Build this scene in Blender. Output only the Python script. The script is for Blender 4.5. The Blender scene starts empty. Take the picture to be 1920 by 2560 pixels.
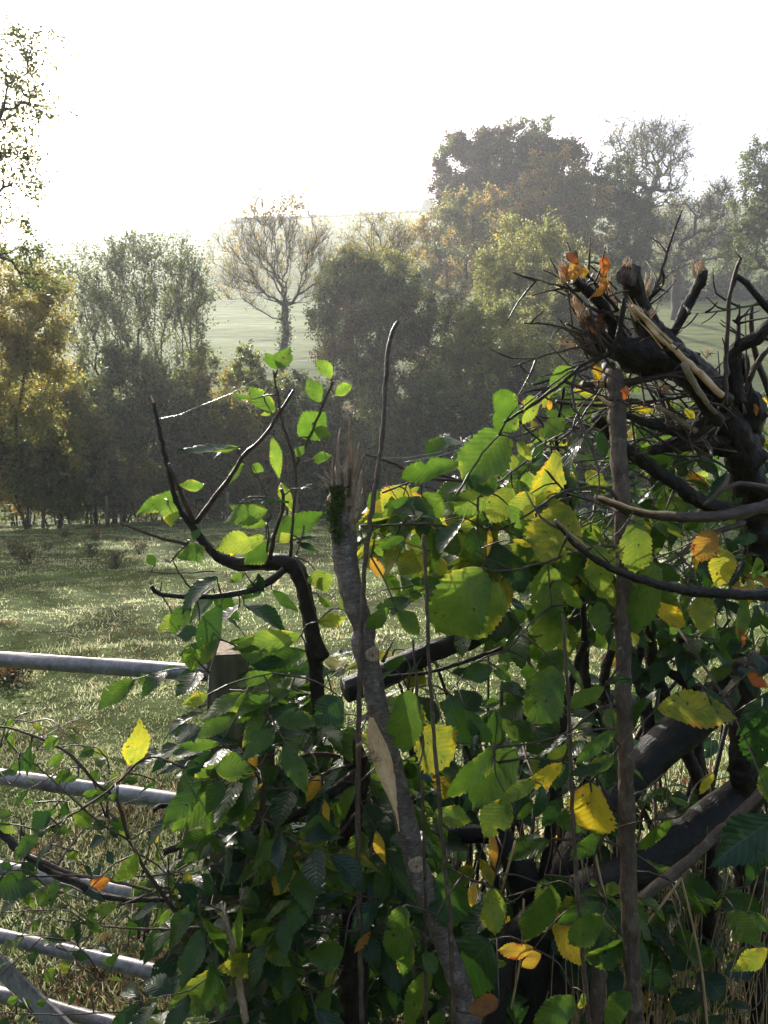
import bpy, math, random
import numpy as np
from mathutils import Vector, noise as mnoise

random.seed(7); rng = np.random.default_rng(7)
S = bpy.context.scene
# ------------------------------------------------------------ camera, sky, sun
PW, PH, F = 1920.0, 2560.0, 2000.0
PITCH = math.radians(-3.72)
CAM = np.array([0.0, 0.0, 1.6])
cd = bpy.data.cameras.new('camera'); cam = bpy.data.objects.new('camera', cd)
S.collection.objects.link(cam); S.camera = cam
cd.sensor_fit = 'VERTICAL'; cd.sensor_height = 36.0; cd.sensor_width = 27.0
cd.lens = F/PH*36.0; cd.clip_start = 0.05; cd.clip_end = 3000
cam.location = CAM; cam.rotation_euler = (math.pi/2 + PITCH, 0, 0)

SUN_EL, SUN_AZ = math.radians(25.7), math.radians(-26.8)      # azimuth measured from +Y towards +X
sdir = Vector((math.sin(SUN_AZ)*math.cos(SUN_EL), math.cos(SUN_AZ)*math.cos(SUN_EL), math.sin(SUN_EL)))
sl = bpy.data.lights.new('sun', 'SUN'); sl.energy = 5.0; sl.angle = math.radians(0.6); sl.color = (1.0, 0.95, 0.88)
so = bpy.data.objects.new('sun', sl); S.collection.objects.link(so)
so.rotation_euler = sdir.to_track_quat('Z', 'Y').to_euler(); so.location = (0, 0, 60)

world = bpy.data.worlds.new('World'); S.world = world; world.use_nodes = True
wn, wl = world.node_tree.nodes, world.node_tree.links
wn.clear()
sky = wn.new('ShaderNodeTexSky'); sky.sky_type = 'NISHITA'; sky.sun_disc = False
sky.sun_elevation = SUN_EL; sky.sun_rotation = SUN_AZ
sky.air_density = 1.0; sky.dust_density = 4.0; sky.ozone_density = 1.0
bg = wn.new('ShaderNodeBackground'); bg.inputs['Strength'].default_value = 0.095
wo = wn.new('ShaderNodeOutputWorld')
wl.new(sky.outputs[0], bg.inputs['Color']); wl.new(bg.outputs[0], wo.inputs['Surface'])
S.view_settings.view_transform = 'Standard'; S.view_settings.look = 'None'
S.view_settings.exposure = 1.42; S.view_settings.gamma = 1.0; S.view_settings.use_curve_mapping = False
S.render.engine = 'CYCLES'
S.cycles.use_denoising = True
S.cycles.max_bounces = 6; S.cycles.diffuse_bounces = 3; S.cycles.transmission_bounces = 4
S.cycles.glossy_bounces = 2; S.cycles.volume_bounces = 0; S.cycles.transparent_max_bounces = 8
S.cycles.sample_clamp_indirect = 4.0
S.render.use_persistent_data = False

HAZE_DENSITY = 0.0010

# ------------------------------------------------------------ pixel helpers
cp, sp = math.cos(PITCH), math.sin(PITCH)
def ray(px, py):
    x = (px - PW/2)/F; y = -(py - PH/2)/F
    return np.array([x, cp - y*sp, sp + y*cp])
def at(px, py, D):
    r = ray(px, py); return CAM + r*(D/r[1])
CROP = {'F': (0, 0, 1.0), '1': (0, 0, 960/1633), '2': (960, 200, 960/1659), '3': (300, 800, 700/1659), '4': (900, 900, 1020/1659),
        '5': (0, 1550, 700/1533), '6': (400, 1600, 760/1659), '7': (1060, 1600, 860/1659), '8': (1260, 500, 660/1622),
        '9': (0, 1100, 900/1659), 'R': (1500, 500, 420/1659)}
def px(c, x, y):
    a = CROP[c]; return a[0] + x*a[2], a[1] + y*a[2]

# ------------------------------------------------------------ mesh builder
class MB:
    def __init__(s): s.V = []; s.T = []; s.U = []; s.C = []; s.n = 0
    def add(s, V, T, U=None, C=0.0):
        V = np.asarray(V, float); T = np.asarray(T, int)
        s.V.append(V); s.T.append(T + s.n); s.n += len(V)
        s.U.append(np.zeros((len(V), 2)) if U is None else np.asarray(U, float))
        s.C.append(np.full(len(V), C, float) if np.isscalar(C) else np.asarray(C, float))
    def build(s, name, mat, parent=None, smooth=True):
        V = np.concatenate(s.V) if s.V else np.zeros((3, 3)); T = np.concatenate(s.T) if s.T else np.array([[0, 1, 2]])
        if parent is not None: V = V - np.array(parent.location)
        me = bpy.data.meshes.new(name)
        me.vertices.add(len(V)); me.vertices.foreach_set('co', V.astype(np.float32).ravel())
        me.loops.add(T.size); me.loops.foreach_set('vertex_index', T.astype(np.int32).ravel())
        me.polygons.add(len(T)); me.polygons.foreach_set('loop_start', np.arange(0, T.size, 3, dtype=np.int32))
        me.polygons.foreach_set('loop_total', np.full(len(T), 3, np.int32))
        me.polygons.foreach_set('use_smooth', np.full(len(T), smooth))
        a = me.attributes.new('uvc', 'FLOAT2', 'POINT'); a.data.foreach_set('vector', np.concatenate(s.U).astype(np.float32).ravel())
        a = me.attributes.new('tint', 'FLOAT', 'POINT'); a.data.foreach_set('value', np.concatenate(s.C).astype(np.float32))
        me.update(calc_edges=True); me.validate()
        me.materials.append(mat)
        o = bpy.data.objects.new(name, me); S.collection.objects.link(o)
        if parent is not None: o.parent = parent
        return o
def tag(o, label=None, cat=None, group=None, kind=None):
    for k, v in (('label', label), ('category', cat), ('group', group), ('kind', kind)):
        if v: o[k] = v
    return o
def empty(name, loc, label, cat, group=None):
    o = bpy.data.objects.new(name, None); S.collection.objects.link(o); o.location = [float(q) for q in loc]
    o.empty_display_size = 0.1
    bpy.context.view_layer.update()
    return tag(o, label, cat, group)

def norm(v): v = np.asarray(v, float); return v/(np.linalg.norm(v) + 1e-12)
def tube(mb, P, R, seg=6, C=0.0, cap=True, rough=0.0):
    P = np.asarray(P, float); n = len(P); R = np.broadcast_to(np.asarray(R, float), (n,))
    Tn = np.gradient(P, axis=0); Tn /= np.linalg.norm(Tn, axis=1)[:, None] + 1e-12
    ref = np.array([0.31, 0.2, 0.93]) if abs(Tn[0, 2]) < 0.9 else np.array([1.0, 0.1, 0.0])
    a = norm(np.cross(Tn[0], ref)); A = [a]
    for i in range(1, n):
        a = A[-1] - Tn[i]*np.dot(A[-1], Tn[i]); A.append(norm(a))
    A = np.array(A); B = np.cross(Tn, A)
    th = np.linspace(0, 2*math.pi, seg + 1)
    rr = R[:, None]*np.ones(seg + 1)
    if rough:
        k = 1 + rough*rng.normal(size=(n, seg + 1)); k[:, -1] = k[:, 0]; rr = rr*np.clip(k, .6, 1.5)
    if seg >= 14 and R.mean() > .006:
        k = np.array([[mnoise.noise(Vector((math.cos(t)*2.2, math.sin(t)*2.2, z*22 + R[0]*900))) + .6*mnoise.noise(Vector((math.cos(t)*6, math.sin(t)*6, z*55))) for t in th] for z in np.concatenate([[0], np.cumsum(np.linalg.norm(np.diff(P, axis=0), axis=1))])])
        k[:, -1] = k[:, 0]; rr = rr*(1 + (.13 if seg < 24 else .055)*k)
    V = P[:, None, :] + rr[:, :, None]*(np.cos(th)[None, :, None]*A[:, None, :] + np.sin(th)[None, :, None]*B[:, None, :])
    L = np.concatenate([[0], np.cumsum(np.linalg.norm(np.diff(P, axis=0), axis=1))])
    U = np.stack([np.broadcast_to(th*R.mean(), (n, seg + 1)), np.broadcast_to(L[:, None], (n, seg + 1))], -1)
    i = np.arange(n - 1)[:, None]*(seg + 1) + np.arange(seg)[None, :]; i = i.ravel()
    T = np.concatenate([np.stack([i, i + 1, i + seg + 2], 1), np.stack([i, i + seg + 2, i + seg + 1], 1)])
    V = V.reshape(-1, 3); U = U.reshape(-1, 2)
    Ca = np.full(len(V), C) if np.isscalar(C) else np.repeat(np.asarray(C, float), seg + 1)
    if cap:
        k = len(V); V = np.vstack([V, P[0], P[-1]]); U = np.vstack([U, [0, 0], [0, L[-1]]]); Ca = np.append(Ca, [Ca[0], Ca[-1]])
        j = np.arange(seg); e = (n - 1)*(seg + 1)
        T = np.vstack([T, np.stack([j + 1, j, np.full(seg, k)], 1), np.stack([e + j, e + j + 1, np.full(seg, k + 1)], 1)])
    mb.add(V, T, U, Ca)
def smooth_path(P, step=0.02, wig=0.0):
    P = np.asarray(P, float)
    if len(P) == 2: P = np.array([P[0], (P[0] + P[1])/2, P[1]])
    Q = np.vstack([2*P[0] - P[1], P, 2*P[-1] - P[-2]]); out = []
    for i in range(1, len(Q) - 2):
        k = max(2, int(np.linalg.norm((Q[i + 1] - Q[i])[:3])/step))
        for t in np.arange(k)/k:
            out.append(0.5*((2*Q[i]) + (-Q[i-1] + Q[i+1])*t + (2*Q[i-1] - 5*Q[i] + 4*Q[i+1] - Q[i+2])*t*t + (-Q[i-1] + 3*Q[i] - 3*Q[i+1] + Q[i+2])*t**3))
    out.append(P[-1]); out = np.array(out)
    if wig: out[1:-1, :3] += rng.normal(size=(len(out) - 2, 3))*wig
    return out

# ------------------------------------------------------------ materials
class NT:
    def __init__(s, name):
        s.m = bpy.data.materials.new(name); s.m.use_nodes = True; s.t = s.m.node_tree; s.t.nodes.clear()
        s.out = s.t.nodes.new('ShaderNodeOutputMaterial')
    def n(s, typ, **kw):
        nd = s.t.nodes.new(typ)
        for k, v in kw.items():
            if k.startswith('_'): setattr(nd, k[1:], v)
            else:
                key = int(k[1:]) if k[0] == 'i' and k[1:].isdigit() else k.replace('__', ' ')
                if isinstance(v, bpy.types.NodeSocket): s.t.links.new(v, nd.inputs[key])
                else: nd.inputs[key].default_value = v
        return nd
    def attr(s, nm, o='Fac'): return s.n('ShaderNodeAttribute', _attribute_name=nm).outputs[o]
    def math(s, op, a, b=0.0, c=0.0): return s.n('ShaderNodeMath', _operation=op, i0=a, i1=b, i2=c).outputs[0]
    def mix(s, f, a, b, bt='MIX'):
        nd = s.n('ShaderNodeMix', _data_type='RGBA', _blend_type=bt, i0=f, i6=a, i7=b); return nd.outputs[2]
    def ramp(s, f, stops, interp='LINEAR'):
        nd = s.n('ShaderNodeValToRGB', i0=f); cr = nd.color_ramp; cr.interpolation = interp
        while len(cr.elements) < len(stops): cr.elements.new(0.5)
        for e, (p, c) in zip(cr.elements, stops): e.position = p; e.color = (*c, 1)
        return nd.outputs[0]
    def noise(s, vec, scale, detail=3.0, rough=0.55, o=0, dim='3D'):
        return s.n('ShaderNodeTexNoise', Vector=vec, Scale=scale, Detail=detail, Roughness=rough).outputs[o]
    def pos(s): return s.n('ShaderNodeNewGeometry').outputs['Position']
    def mapping(s, vec, sc): return s.n('ShaderNodeMapping', Vector=vec, Scale=sc).outputs[0]
    def bump(s, h, strength=0.5, dist=0.002): return s.n('ShaderNodeBump', Height=h, Strength=strength, Distance=dist).outputs[0]
    def surf(s, sh): s.t.links.new(sh, s.out.inputs['Surface']); return s.m

LR = [(0, (.012, .034, .022)), (.3, (.02, .056, .014)), (.5, (.075, .15, .018)), (.6, (.13, .2, .025)), (.7, (.42, .34, .03)),
      (.8, (.46, .26, .05)), (.9, (.28, .09, .025)), (1, (.07, .038, .025))]
LT = [(0, (.02, .07, .012)), (.3, (.055, .135, .012)), (.42, (.10, .20, .018)), (.5, (.18, .30, .035)), (.6, (.38, .45, .05)), (.7, (.85, .66, .03)),
      (.8, (.74, .42, .05)), (.9, (.60, .15, .02)), (1, (.12, .05, .02))]
def leaf_material(name, near=True, trans=0.55, rough=.32):
    m = NT(name); tint = m.attr('tint')
    if near:
        uv = m.attr('uvc', 'Vector'); sx = m.n('ShaderNodeSeparateXYZ', Vector=uv)
        u, v = sx.outputs[0], sx.outputs[1]; au = m.math('ABSOLUTE', u)
        w = m.math('FRACT', m.math('MULTIPLY', m.math('SUBTRACT', v, m.math('MULTIPLY', au, .22)), 10.0))
        tri = m.math('ABSOLUTE', m.math('SUBTRACT', w, .5))                    # 0 in the middle of a gap, .5 on a vein
        vein = m.math('GREATER_THAN', tri, .445)
        mid = m.math('LESS_THAN', au, .035)
        vv = m.math('MAXIMUM', vein, mid)
        ps = m.pos()
        n1 = m.noise(ps, 45.0, 4.0); n2 = m.noise(ps, 160.0, 3.0, .7)
        t2 = m.math('ADD', tint, m.math('MULTIPLY', m.math('SUBTRACT', n1, .5), .22))
        n3 = m.noise(ps, 22.0, 3.0); edge = m.math('MULTIPLY', m.math('POWER', au, 3.0), m.math('MULTIPLY', m.math('GREATER_THAN', n3, .58), .2))
        t2 = m.math('ADD', t2, m.math('MULTIPLY', edge, m.math('GREATER_THAN', tint, .34)))
        cr = m.ramp(t2, LR); ct = m.ramp(t2, LT)
        spot = m.math('GREATER_THAN', m.math('ADD', m.noise(ps, 110.0, 2.0), m.math('MULTIPLY', tint, .06)), .73)
        spot = m.math('MULTIPLY', spot, .85)
        cr = m.mix(spot, cr, (.05, .025, .012, 1)); ct = m.mix(spot, ct, (.12, .04, .01, 1))
        fine = m.math('MULTIPLY_ADD', n2, .5, .72)
        ct = m.mix(1.0, ct, m.n('ShaderNodeCombineColor', i0=fine, i1=fine, i2=fine).outputs[0], 'MULTIPLY')
        ct = m.mix(m.math('MULTIPLY', vv, .42), ct, m.mix(.5, ct, (0, .02, 0, 1)))
        cr = m.mix(m.math('MULTIPLY', vv, .35), cr, (.16, .22, .08, 1))
        h = m.math('ADD', m.math('MULTIPLY', tri, -1.2), m.math('MULTIPLY', n2, .25))
        nb = m.bump(h, .45, .0014)
        p = m.n('ShaderNodeBsdfPrincipled', Base__Color=cr, Roughness=m.math('MULTIPLY_ADD', n1, .3, rough - .1), Normal=nb)
        p.inputs['IOR'].default_value = 1.45
        tr = m.n('ShaderNodeBsdfTranslucent', Color=ct, Normal=nb)
    else:
        cr = m.ramp(tint, [(0, (.028, .044, .022)), (.3, (.055, .075, .03)), (.5, (.13, .15, .05)), (.6, (.24, .21, .055)), (.7, (.32, .22, .06)), (.8, (.26, .15, .05)), (.9, (.15, .085, .045)), (1, (.065, .042, .035))])
        ct = m.ramp(tint, [(0, (.06, .10, .03)), (.3, (.16, .21, .04)), (.5, (.38, .42, .10)), (.6, (.55, .49, .11)), (.7, (.70, .46, .08)), (.8, (.52, .28, .07)), (.9, (.30, .14, .06)), (1, (.13, .07, .05))])
        p = m.n('ShaderNodeBsdfPrincipled', Base__Color=cr, Roughness=.5)
        p.inputs['Specular IOR Level'].default_value = .35
        tr = m.n('ShaderNodeBsdfTranslucent', Color=ct)
    fac = m.n('ShaderNodeMapRange', Value=tint, i1=.05, i2=.5, i3=trans*.55, i4=trans*1.1).outputs[0] if near else trans
    mx = m.n('ShaderNodeMixShader', i0=fac); m.t.links.new(p.outputs[0], mx.inputs[1]); m.t.links.new(tr.outputs[0], mx.inputs[2])
    if near:                                             # insect holes
        hole = m.math('GREATER_THAN', m.noise(ps, 62.0, 2.0, .6), .735)
        mh = m.n('ShaderNodeMixShader', i0=hole); m.t.links.new(mx.outputs[0], mh.inputs[1]); m.t.links.new(m.n('ShaderNodeBsdfTransparent').outputs[0], mh.inputs[2]); return m.surf(mh.outputs[0])
    return m.surf(mx.outputs[0])
def bark_material(name, c0, c1, c2, rough=.45, sc=1.0, bump=.8, lichen=None, spec=.5, st_=(260, 45)):
    m = NT(name); uv = m.attr('uvc', 'Vector'); ps = m.pos()
    st = m.noise(m.mapping(uv, (st_[0]*sc, st_[1]*sc, 1)), 1.0, 5.0, .65)
    n1 = m.noise(ps, 28.0*sc, 5.0, .65); n2 = m.noise(ps, 240.0*sc, 3.0, .6)
    f = m.math('ADD', m.math('MULTIPLY', st, .5), m.math('MULTIPLY', n1, .5))
    c = m.ramp(f, [(.33, c0), (.5, c1), (.66, c2)])
    if lichen:
        lf = m.ramp(m.noise(ps, 55.0*sc, 4.0, .75), [(.58, (0, 0, 0)), (.64, (1, 1, 1))])
        c = m.mix(m.math('MULTIPLY', lf, .6), c, (*lichen, 1))
    nb = m.bump(m.math('ADD', m.math('MULTIPLY', st, .9), m.math('ADD', n1, m.math('MULTIPLY', n2, .3))), bump, .004/sc)
    p = m.n('ShaderNodeBsdfPrincipled', Base__Color=c, Roughness=m.math('MULTIPLY_ADD', n2, .4, rough - .2), Normal=nb)
    p.inputs['Specular IOR Level'].default_value = spec
    return m.surf(p.outputs[0])
def plain(name, col, rough=.6, var=.3, scale=30, metallic=0.0):
    m = NT(name); n = m.noise(m.pos(), scale, 4.0)
    c = m.ramp(n, [(.3, tuple(k*(1 - var) for k in col)), (.7, tuple(min(1, k*(1 + var)) for k in col))])
    p = m.n('ShaderNodeBsdfPrincipled', Base__Color=c, Roughness=rough, Metallic=metallic, Normal=m.bump(n, .5, .003))
    return m.surf(p.outputs[0])

M_leaf = leaf_material('hedge leaf', True, .55, .28)
def grass_material():
    m = NT('grass blades'); t = m.attr('tint'); n = m.noise(m.pos(), .9, 4.0)
    t = m.math('ADD', t, m.math('MULTIPLY', m.math('SUBTRACT', n, .5), .5))
    cr = m.ramp(t, [(.2, (.05, .065, .025)), (.42, (.13, .16, .06)), (.6, (.27, .27, .15)), (.75, (.2, .14, .07)), (.9, (.06, .038, .025))]); ct = m.ramp(t, [(.2, (.12, .16, .05)), (.42, (.44, .49, .23)), (.6, (.82, .80, .52)), (.75, (.40, .27, .13)), (.9, (.10, .06, .035))])
    p = m.n('ShaderNodeBsdfPrincipled', Base__Color=cr, Roughness=.33); tr = m.n('ShaderNodeBsdfTranslucent', Color=ct)
    mx = m.n('ShaderNodeMixShader', i0=.6); m.t.links.new(p.outputs[0], mx.inputs[1]); m.t.links.new(tr.outputs[0], mx.inputs[2]); return m.surf(mx.outputs[0])
M_grass = grass_material()
M_far = leaf_material('tree leaf', False, .42)
M_bark = bark_material('dark wet bark', (.006, .0045, .004), (.02, .014, .011), (.06, .045, .035), .5, spec=.35, bump=1.0, lichen=(.045, .042, .028))
M_twig = bark_material('twig bark', (.03, .016, .012), (.065, .036, .026), (.14, .09, .06), .42, 1.5)
M_stake = bark_material('stake bark', (.04, .028, .024), (.13, .095, .08), (.30, .245, .2), .55, 1.3, 1.2, (.38, .38, .31), st_=(60, 210))
M_pole = bark_material('hazel pole bark', (.03, .018, .012), (.085, .052, .034), (.17, .115, .08), .5, 1.0, .8, (.2, .19, .13))
M_torn = bark_material('torn wood', (.48, .24, .11), (.84, .54, .30), (.92, .70, .46), .6, 1.6, .6)
M_ragd = bark_material('dark ragged bark', (.03, .018, .013), (.09, .056, .038), (.24, .165, .11), .7, 1.6, .7)
M_laid = bark_material('black wet bark', (.004, .003, .003), (.012, .0095, .008), (.035, .028, .022), .45, spec=.4, bump=1.0)
M_rag = bark_material('weathered splinters', (.12, .075, .048), (.32, .22, .14), (.56, .44, .31), .7, 1.6, .7)
M_moss = plain('moss', (.085, .12, .02), .95, .6, 200)
M_tbark = plain('tree bark', (.05, .04, .032), .9, .4, 3)
M_straw = plain('dead grass', (.36, .25, .12), .7, .4, 20)
M_dry = leaf_material('dead leaf', True, .35, .5)
def post_material():
    m = NT('weathered post'); ps = m.pos()
    st = m.noise(m.mapping(ps, (60, 60, 3.5)), 1.0, 5.0, .6); n1 = m.noise(ps, 9.0, 4.0)
    c = m.ramp(m.math('ADD', m.math('MULTIPLY', st, .6), m.math('MULTIPLY', n1, .4)), [(.33, (.035, .03, .016)), (.5, (.12, .105, .055)), (.68, (.24, .2, .11))])
    p = m.n('ShaderNodeBsdfPrincipled', Base__Color=c, Roughness=.75, Normal=m.bump(st, .9, .004)); return m.surf(p.outputs[0])
M_post = post_material()
def galv():
    m = NT('galvanised steel'); ps = m.pos()
    n = m.noise(ps, 60.0, 5.0, .7); n2 = m.noise(ps, 6.0, 4.0)
    c = m.ramp(m.math('ADD', m.math('MULTIPLY', n, .5), m.math('MULTIPLY', n2, .5)), [(.36, (.07, .055, .05)), (.50, (.17, .16, .165)), (.66, (.30, .30, .32))])
    p = m.n('ShaderNodeBsdfPrincipled', Base__Color=c, Roughness=m.math('MULTIPLY_ADD', n, .25, .3), Metallic=.35, Normal=m.bump(n, .25, .001)); return m.surf(p.outputs[0])
M_galv = galv()

# ------------------------------------------------------------ terrain
_pd = [-30, 3, 45, 56, 80, 115, 150, 330, 350, 700]
_ph = [0, 0, -1.26, -1.1, 11.2, 24.6, 39, 104.5, 107, 107]
def gz(X, D):
    X = np.asarray(X, float); D = np.asarray(D, float)
    h = np.interp(D, _pd, _ph)
    u = PW/2 + F*X/np.maximum(D, 20)
    vs = np.interp(u, [-600, 0, 200, 400, 540, 760, 1080, 1600, 2500], [630, 612, 592, 571, 556, 540, 523, 504, 500])
    k = np.where(D > 56, 1 + ((1150 - vs)/(1150 - 504) - 1)*np.clip((D - 56)/60, 0, 1), 1)
    k = np.where(h > 0, k, 1)
    h = h*k
    h = h + np.where((D > 6) & (D < 56), .0013*np.clip(X + 3, -15, 12)*np.clip(D - 6, 0, 40)*.9, 0)
    # small bumps of the pasture
    b = .012*np.sin(X*13 + 3*np.sin(D*5))*np.sin(D*11 + 2*np.sin(X*6)) + .06*np.sin(X*1.3 + np.sin(D*.9)*1.2)*np.sin(D*1.1 + 1.3*np.sin(X*.7)) + .025*np.sin(X*3.7 + 2*np.sin(D*2.1))*np.sin(D*3.1 + 1.1)
    h = h + b*np.clip((D - 2.5)/3, 0, 1)*np.where(D < 60, 1, 0)
    # terracettes on the far hillside
    h = h + np.where(D > 75, .30*np.abs(np.sin(h*.75 + 1.1*np.sin(X*.05 + h*.09) + .6*np.sin(X*.21 + h*.3) + .3*np.sin(X*.8)))*(.5 + .5*np.sin(X*.03 + h*.21)), 0)*np.clip((D-75)/20, 0, 1)
    return h
def g1(X, D): return float(gz(np.array([X]), np.array([D]))[0])

def pasture():
    m = NT('pasture ground'); ps = m.pos()
    n1 = m.noise(ps, .55, 5.0, .6); n2 = m.noise(ps, 7.0, 5.0, .7); n3 = m.noise(ps, 45.0, 3.0, .7)
    f = m.math('ADD', m.math('MULTIPLY', n1, .4), m.math('ADD', m.math('MULTIPLY', n2, .35), m.math('MULTIPLY', n3, .25)))
    c = m.ramp(f, [(.36, (.04, .028, .015)), (.44, (.055, .065, .02)), (.55, (.10, .14, .035)), (.68, (.24, .25, .08))])
    p = m.n('ShaderNodeBsdfPrincipled', Base__Color=c, Roughness=.95, Normal=m.bump(m.math('ADD', n2, m.math('MULTIPLY', n3, .6)), 1.0, .06)); p.inputs['Specular IOR Level'].default_value = .06
    return m.surf(p.outputs[0])
M_past = pasture()
def hillgrass():
    m = NT('hill grass'); ps = m.pos()
    n1 = m.noise(m.mapping(ps, (.05, .05, .9)), 1.0, 5.0, .6); n2 = m.noise(m.mapping(ps, (.25, .25, 2.5)), 1.0, 4.0, .7)
    f = m.math('ADD', m.math('MULTIPLY', n1, .5), m.math('MULTIPLY', n2, .5))
    c = m.ramp(f, [(.34, (.12, .145, .05)), (.52, (.24, .275, .10)), (.70, (.36, .38, .16))])
    p = m.n('ShaderNodeBsdfPrincipled', Base__Color=c, Roughness=.95, Normal=m.bump(n2, .5, .5)); p.inputs['Specular IOR Level'].default_value = .1
    tr = m.n('ShaderNodeBsdfTranslucent', Color=c)
    return m.surf(p.outputs[0])
M_hill = hillgrass()
def grid_sheet(name, xs_of, Ds, mat, label, kind='structure'):
    nx = len(xs_of(Ds[0])); V = []
    for D in Ds:
        X = xs_of(D); V.append(np.stack([X, np.full(nx, D), gz(X, np.full(nx, D))], 1))
    V = np.concatenate(V); nD = len(Ds)
    i = (np.arange(nD - 1)[:, None]*nx + np.arange(nx - 1)[None, :]).ravel()
    T = np.concatenate([np.stack([i, i + 1, i + nx + 1], 1), np.stack([i, i + nx + 1, i + nx], 1)])
    mb = MB(); mb.add(V, T, V[:, :2]); o = mb.build(name, mat)
    return tag(o, label, name.replace('_', ' '), kind=kind)
sx = np.linspace(-1, 1, 161)
grid_sheet('pasture', lambda D: sx*(6 + D*1.3), np.concatenate([np.linspace(-12, 1, 14), np.geomspace(1.3, 57, 190)]), M_past,
           'rough dewy pasture sloping away from the gate to the tree line')
grid_sheet('hillside', lambda D: sx*(6 + D*1.5), np.concatenate([np.linspace(57, 130, 120)[0:], np.linspace(131, 700, 260)]), M_hill,
           'pale terraced grass hillside rising beyond the trees')

# grass blades of the pasture: nobody could count them, one object
def grass():
    mb = MB()
    def blades(N, D, X, hgt, wid, tint, lean=.5):
        Z = gz(X, D); ang = rng.uniform(0, 2*math.pi, N)
        w = np.stack([np.cos(ang), np.sin(ang), np.zeros(N)], 1)*wid[:, None]
        ln = rng.normal(size=(N, 3))*lean; ln[:, 2] = 1; ln /= np.linalg.norm(ln, axis=1)[:, None]
        B = np.stack([X, D, Z - .004], 1); tip = B + ln*hgt[:, None]; tip[:, 2] -= 0
        midp = (B*.45 + tip*.55) ; midp[:, 2] += hgt*.12
        V = np.stack([B - w, B + w, midp - w*.8, midp + w*.8, tip], 1).reshape(-1, 3)
        k = np.arange(N)*5
        T = np.concatenate([np.stack([k, k + 1, k + 3], 1), np.stack([k, k + 3, k + 2], 1), np.stack([k + 2, k + 3, k + 4], 1)])
        mb.add(V, T, None, np.repeat(tint, 5))
    def patch(X, D): return -.15 + np.sin(X*1.9 + 1.7*np.sin(D*.8)) * np.sin(D*1.4 + 1.2*np.sin(X*1.1))
    NT_ = 40000; TD = 1/rng.uniform(1/36, 1/1.9, NT_); TD = np.where(rng.random(NT_) < .4, rng.uniform(2, 38, NT_), TD)
    TX = rng.uniform(-.56, .56, NT_)*TD*1.05 + rng.uniform(-.3, .3, NT_); tq = patch(TX*1.6, TD*1.6) + rng.normal(size=NT_)*.45
    ok = tq > -1.15; TX, TD, tq = TX[ok], TD[ok], tq[ok]; per = 9; th = np.exp(rng.normal(size=len(TX))*.45)
    k = np.repeat(np.arange(len(TX)), per); n = len(k); tr_ = (.018 + .0022*TD)*th
    X = TX[k] + rng.normal(size=n)*tr_[k]; D = TD[k] + rng.normal(size=n)*tr_[k]; q = tq[k]
    hgt = (.010 + .010*rng.random(n) + .020*np.clip(q, 0, 1))*(1 + D*.045)*np.clip(th[k], .4, 2.2); wid = (.0013 + .0011*rng.random(n))*(1 + D*.15)
    t = .43 + .10*patch(X*.5 + 3, D*.5) + rng.normal(size=n)*.05 + np.where(rng.random(n) < .10, .2, 0) + (rng.normal(size=len(TX))*.09)[k]
    br = np.sin(X*2.3 + 2*np.sin(D*1.3))*np.sin(D*2.7 + 2*np.sin(X*1.9)) + rng.normal(size=n)*.22; t = np.where(br > .78, .85 + rng.normal(size=n)*.05, t)
    blades(n, D, X, hgt, wid, np.clip(t, .15, .95), .85)
    o = mb.build('grass', M_grass); tag(o, 'short wet grass covering the pasture', 'grass', kind='stuff')
grass()

# ------------------------------------------------------------ trees
def grow(trunks, tips, alpha=.35, step=.6, wob=.12, upb=.0):
    """trunks: list of point chains; tips: (n,3). Returns chains (point arrays + radii weights)."""
    nodes = []; plen = []; par = []
    for ch in trunks:
        L = 0
        for i, p in enumerate(ch):
            if i: L += np.linalg.norm(ch[i] - ch[i - 1])
            par.append(len(nodes) - 1 if i else -1); nodes.append(p); plen.append(L*.5)
    nt = len(nodes); cap = nt + int(len(tips)*14) + 50
    P = np.zeros((cap, 3)); P[:nt] = nodes; PL = np.zeros(cap); PL[:nt] = plen; PA = np.full(cap, -1); PA[:nt] = par; n = nt
    top = np.mean([c[-1] for c in trunks], 0)
    order = np.argsort(np.linalg.norm(tips - top, axis=1)); chains = []
    z0 = min(c[0][2] for c in trunks)
    for k in order:
        t = tips[k]; d = np.linalg.norm(P[:n] - t, axis=1)
        cost = d + alpha*PL[:n] + np.where(P[:n, 2] > t[2] + .2, .6*(P[:n, 2] - t[2]), 0)
        j = int(np.argmin(cost)); a = P[j]; L = d[j]
        if L < .05: continue
        m = int(min(12, max(2, math.ceil(L/step)))); idx = [j]
        sag = np.array([0, 0, .05*L]) ; wv = rng.normal(size=3)*wob*L*.5
        for q in range(1, m + 1):
            s = q/m; p = a + (t - a)*s - sag*math.sin(math.pi*s)*.8*(1 if upb <= 0 else -upb) + wv*math.sin(math.pi*s)
            if q < m: p = p + rng.normal(size=3)*wob*L/m*.5
            if n >= cap: break
            P[n] = p; PL[n] = PL[idx[-1]] + L/m; PA[n] = idx[-1]; idx.append(n); n += 1
        chains.append(idx)
    w = np.zeros(n); ends = np.setdiff1d(np.arange(n), PA[:n]); w[ends] = 1
    for i in range(n - 1, -1, -1):
        if PA[i] >= 0: w[PA[i]] += w[i]
    return P[:n], w, chains, nt

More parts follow.
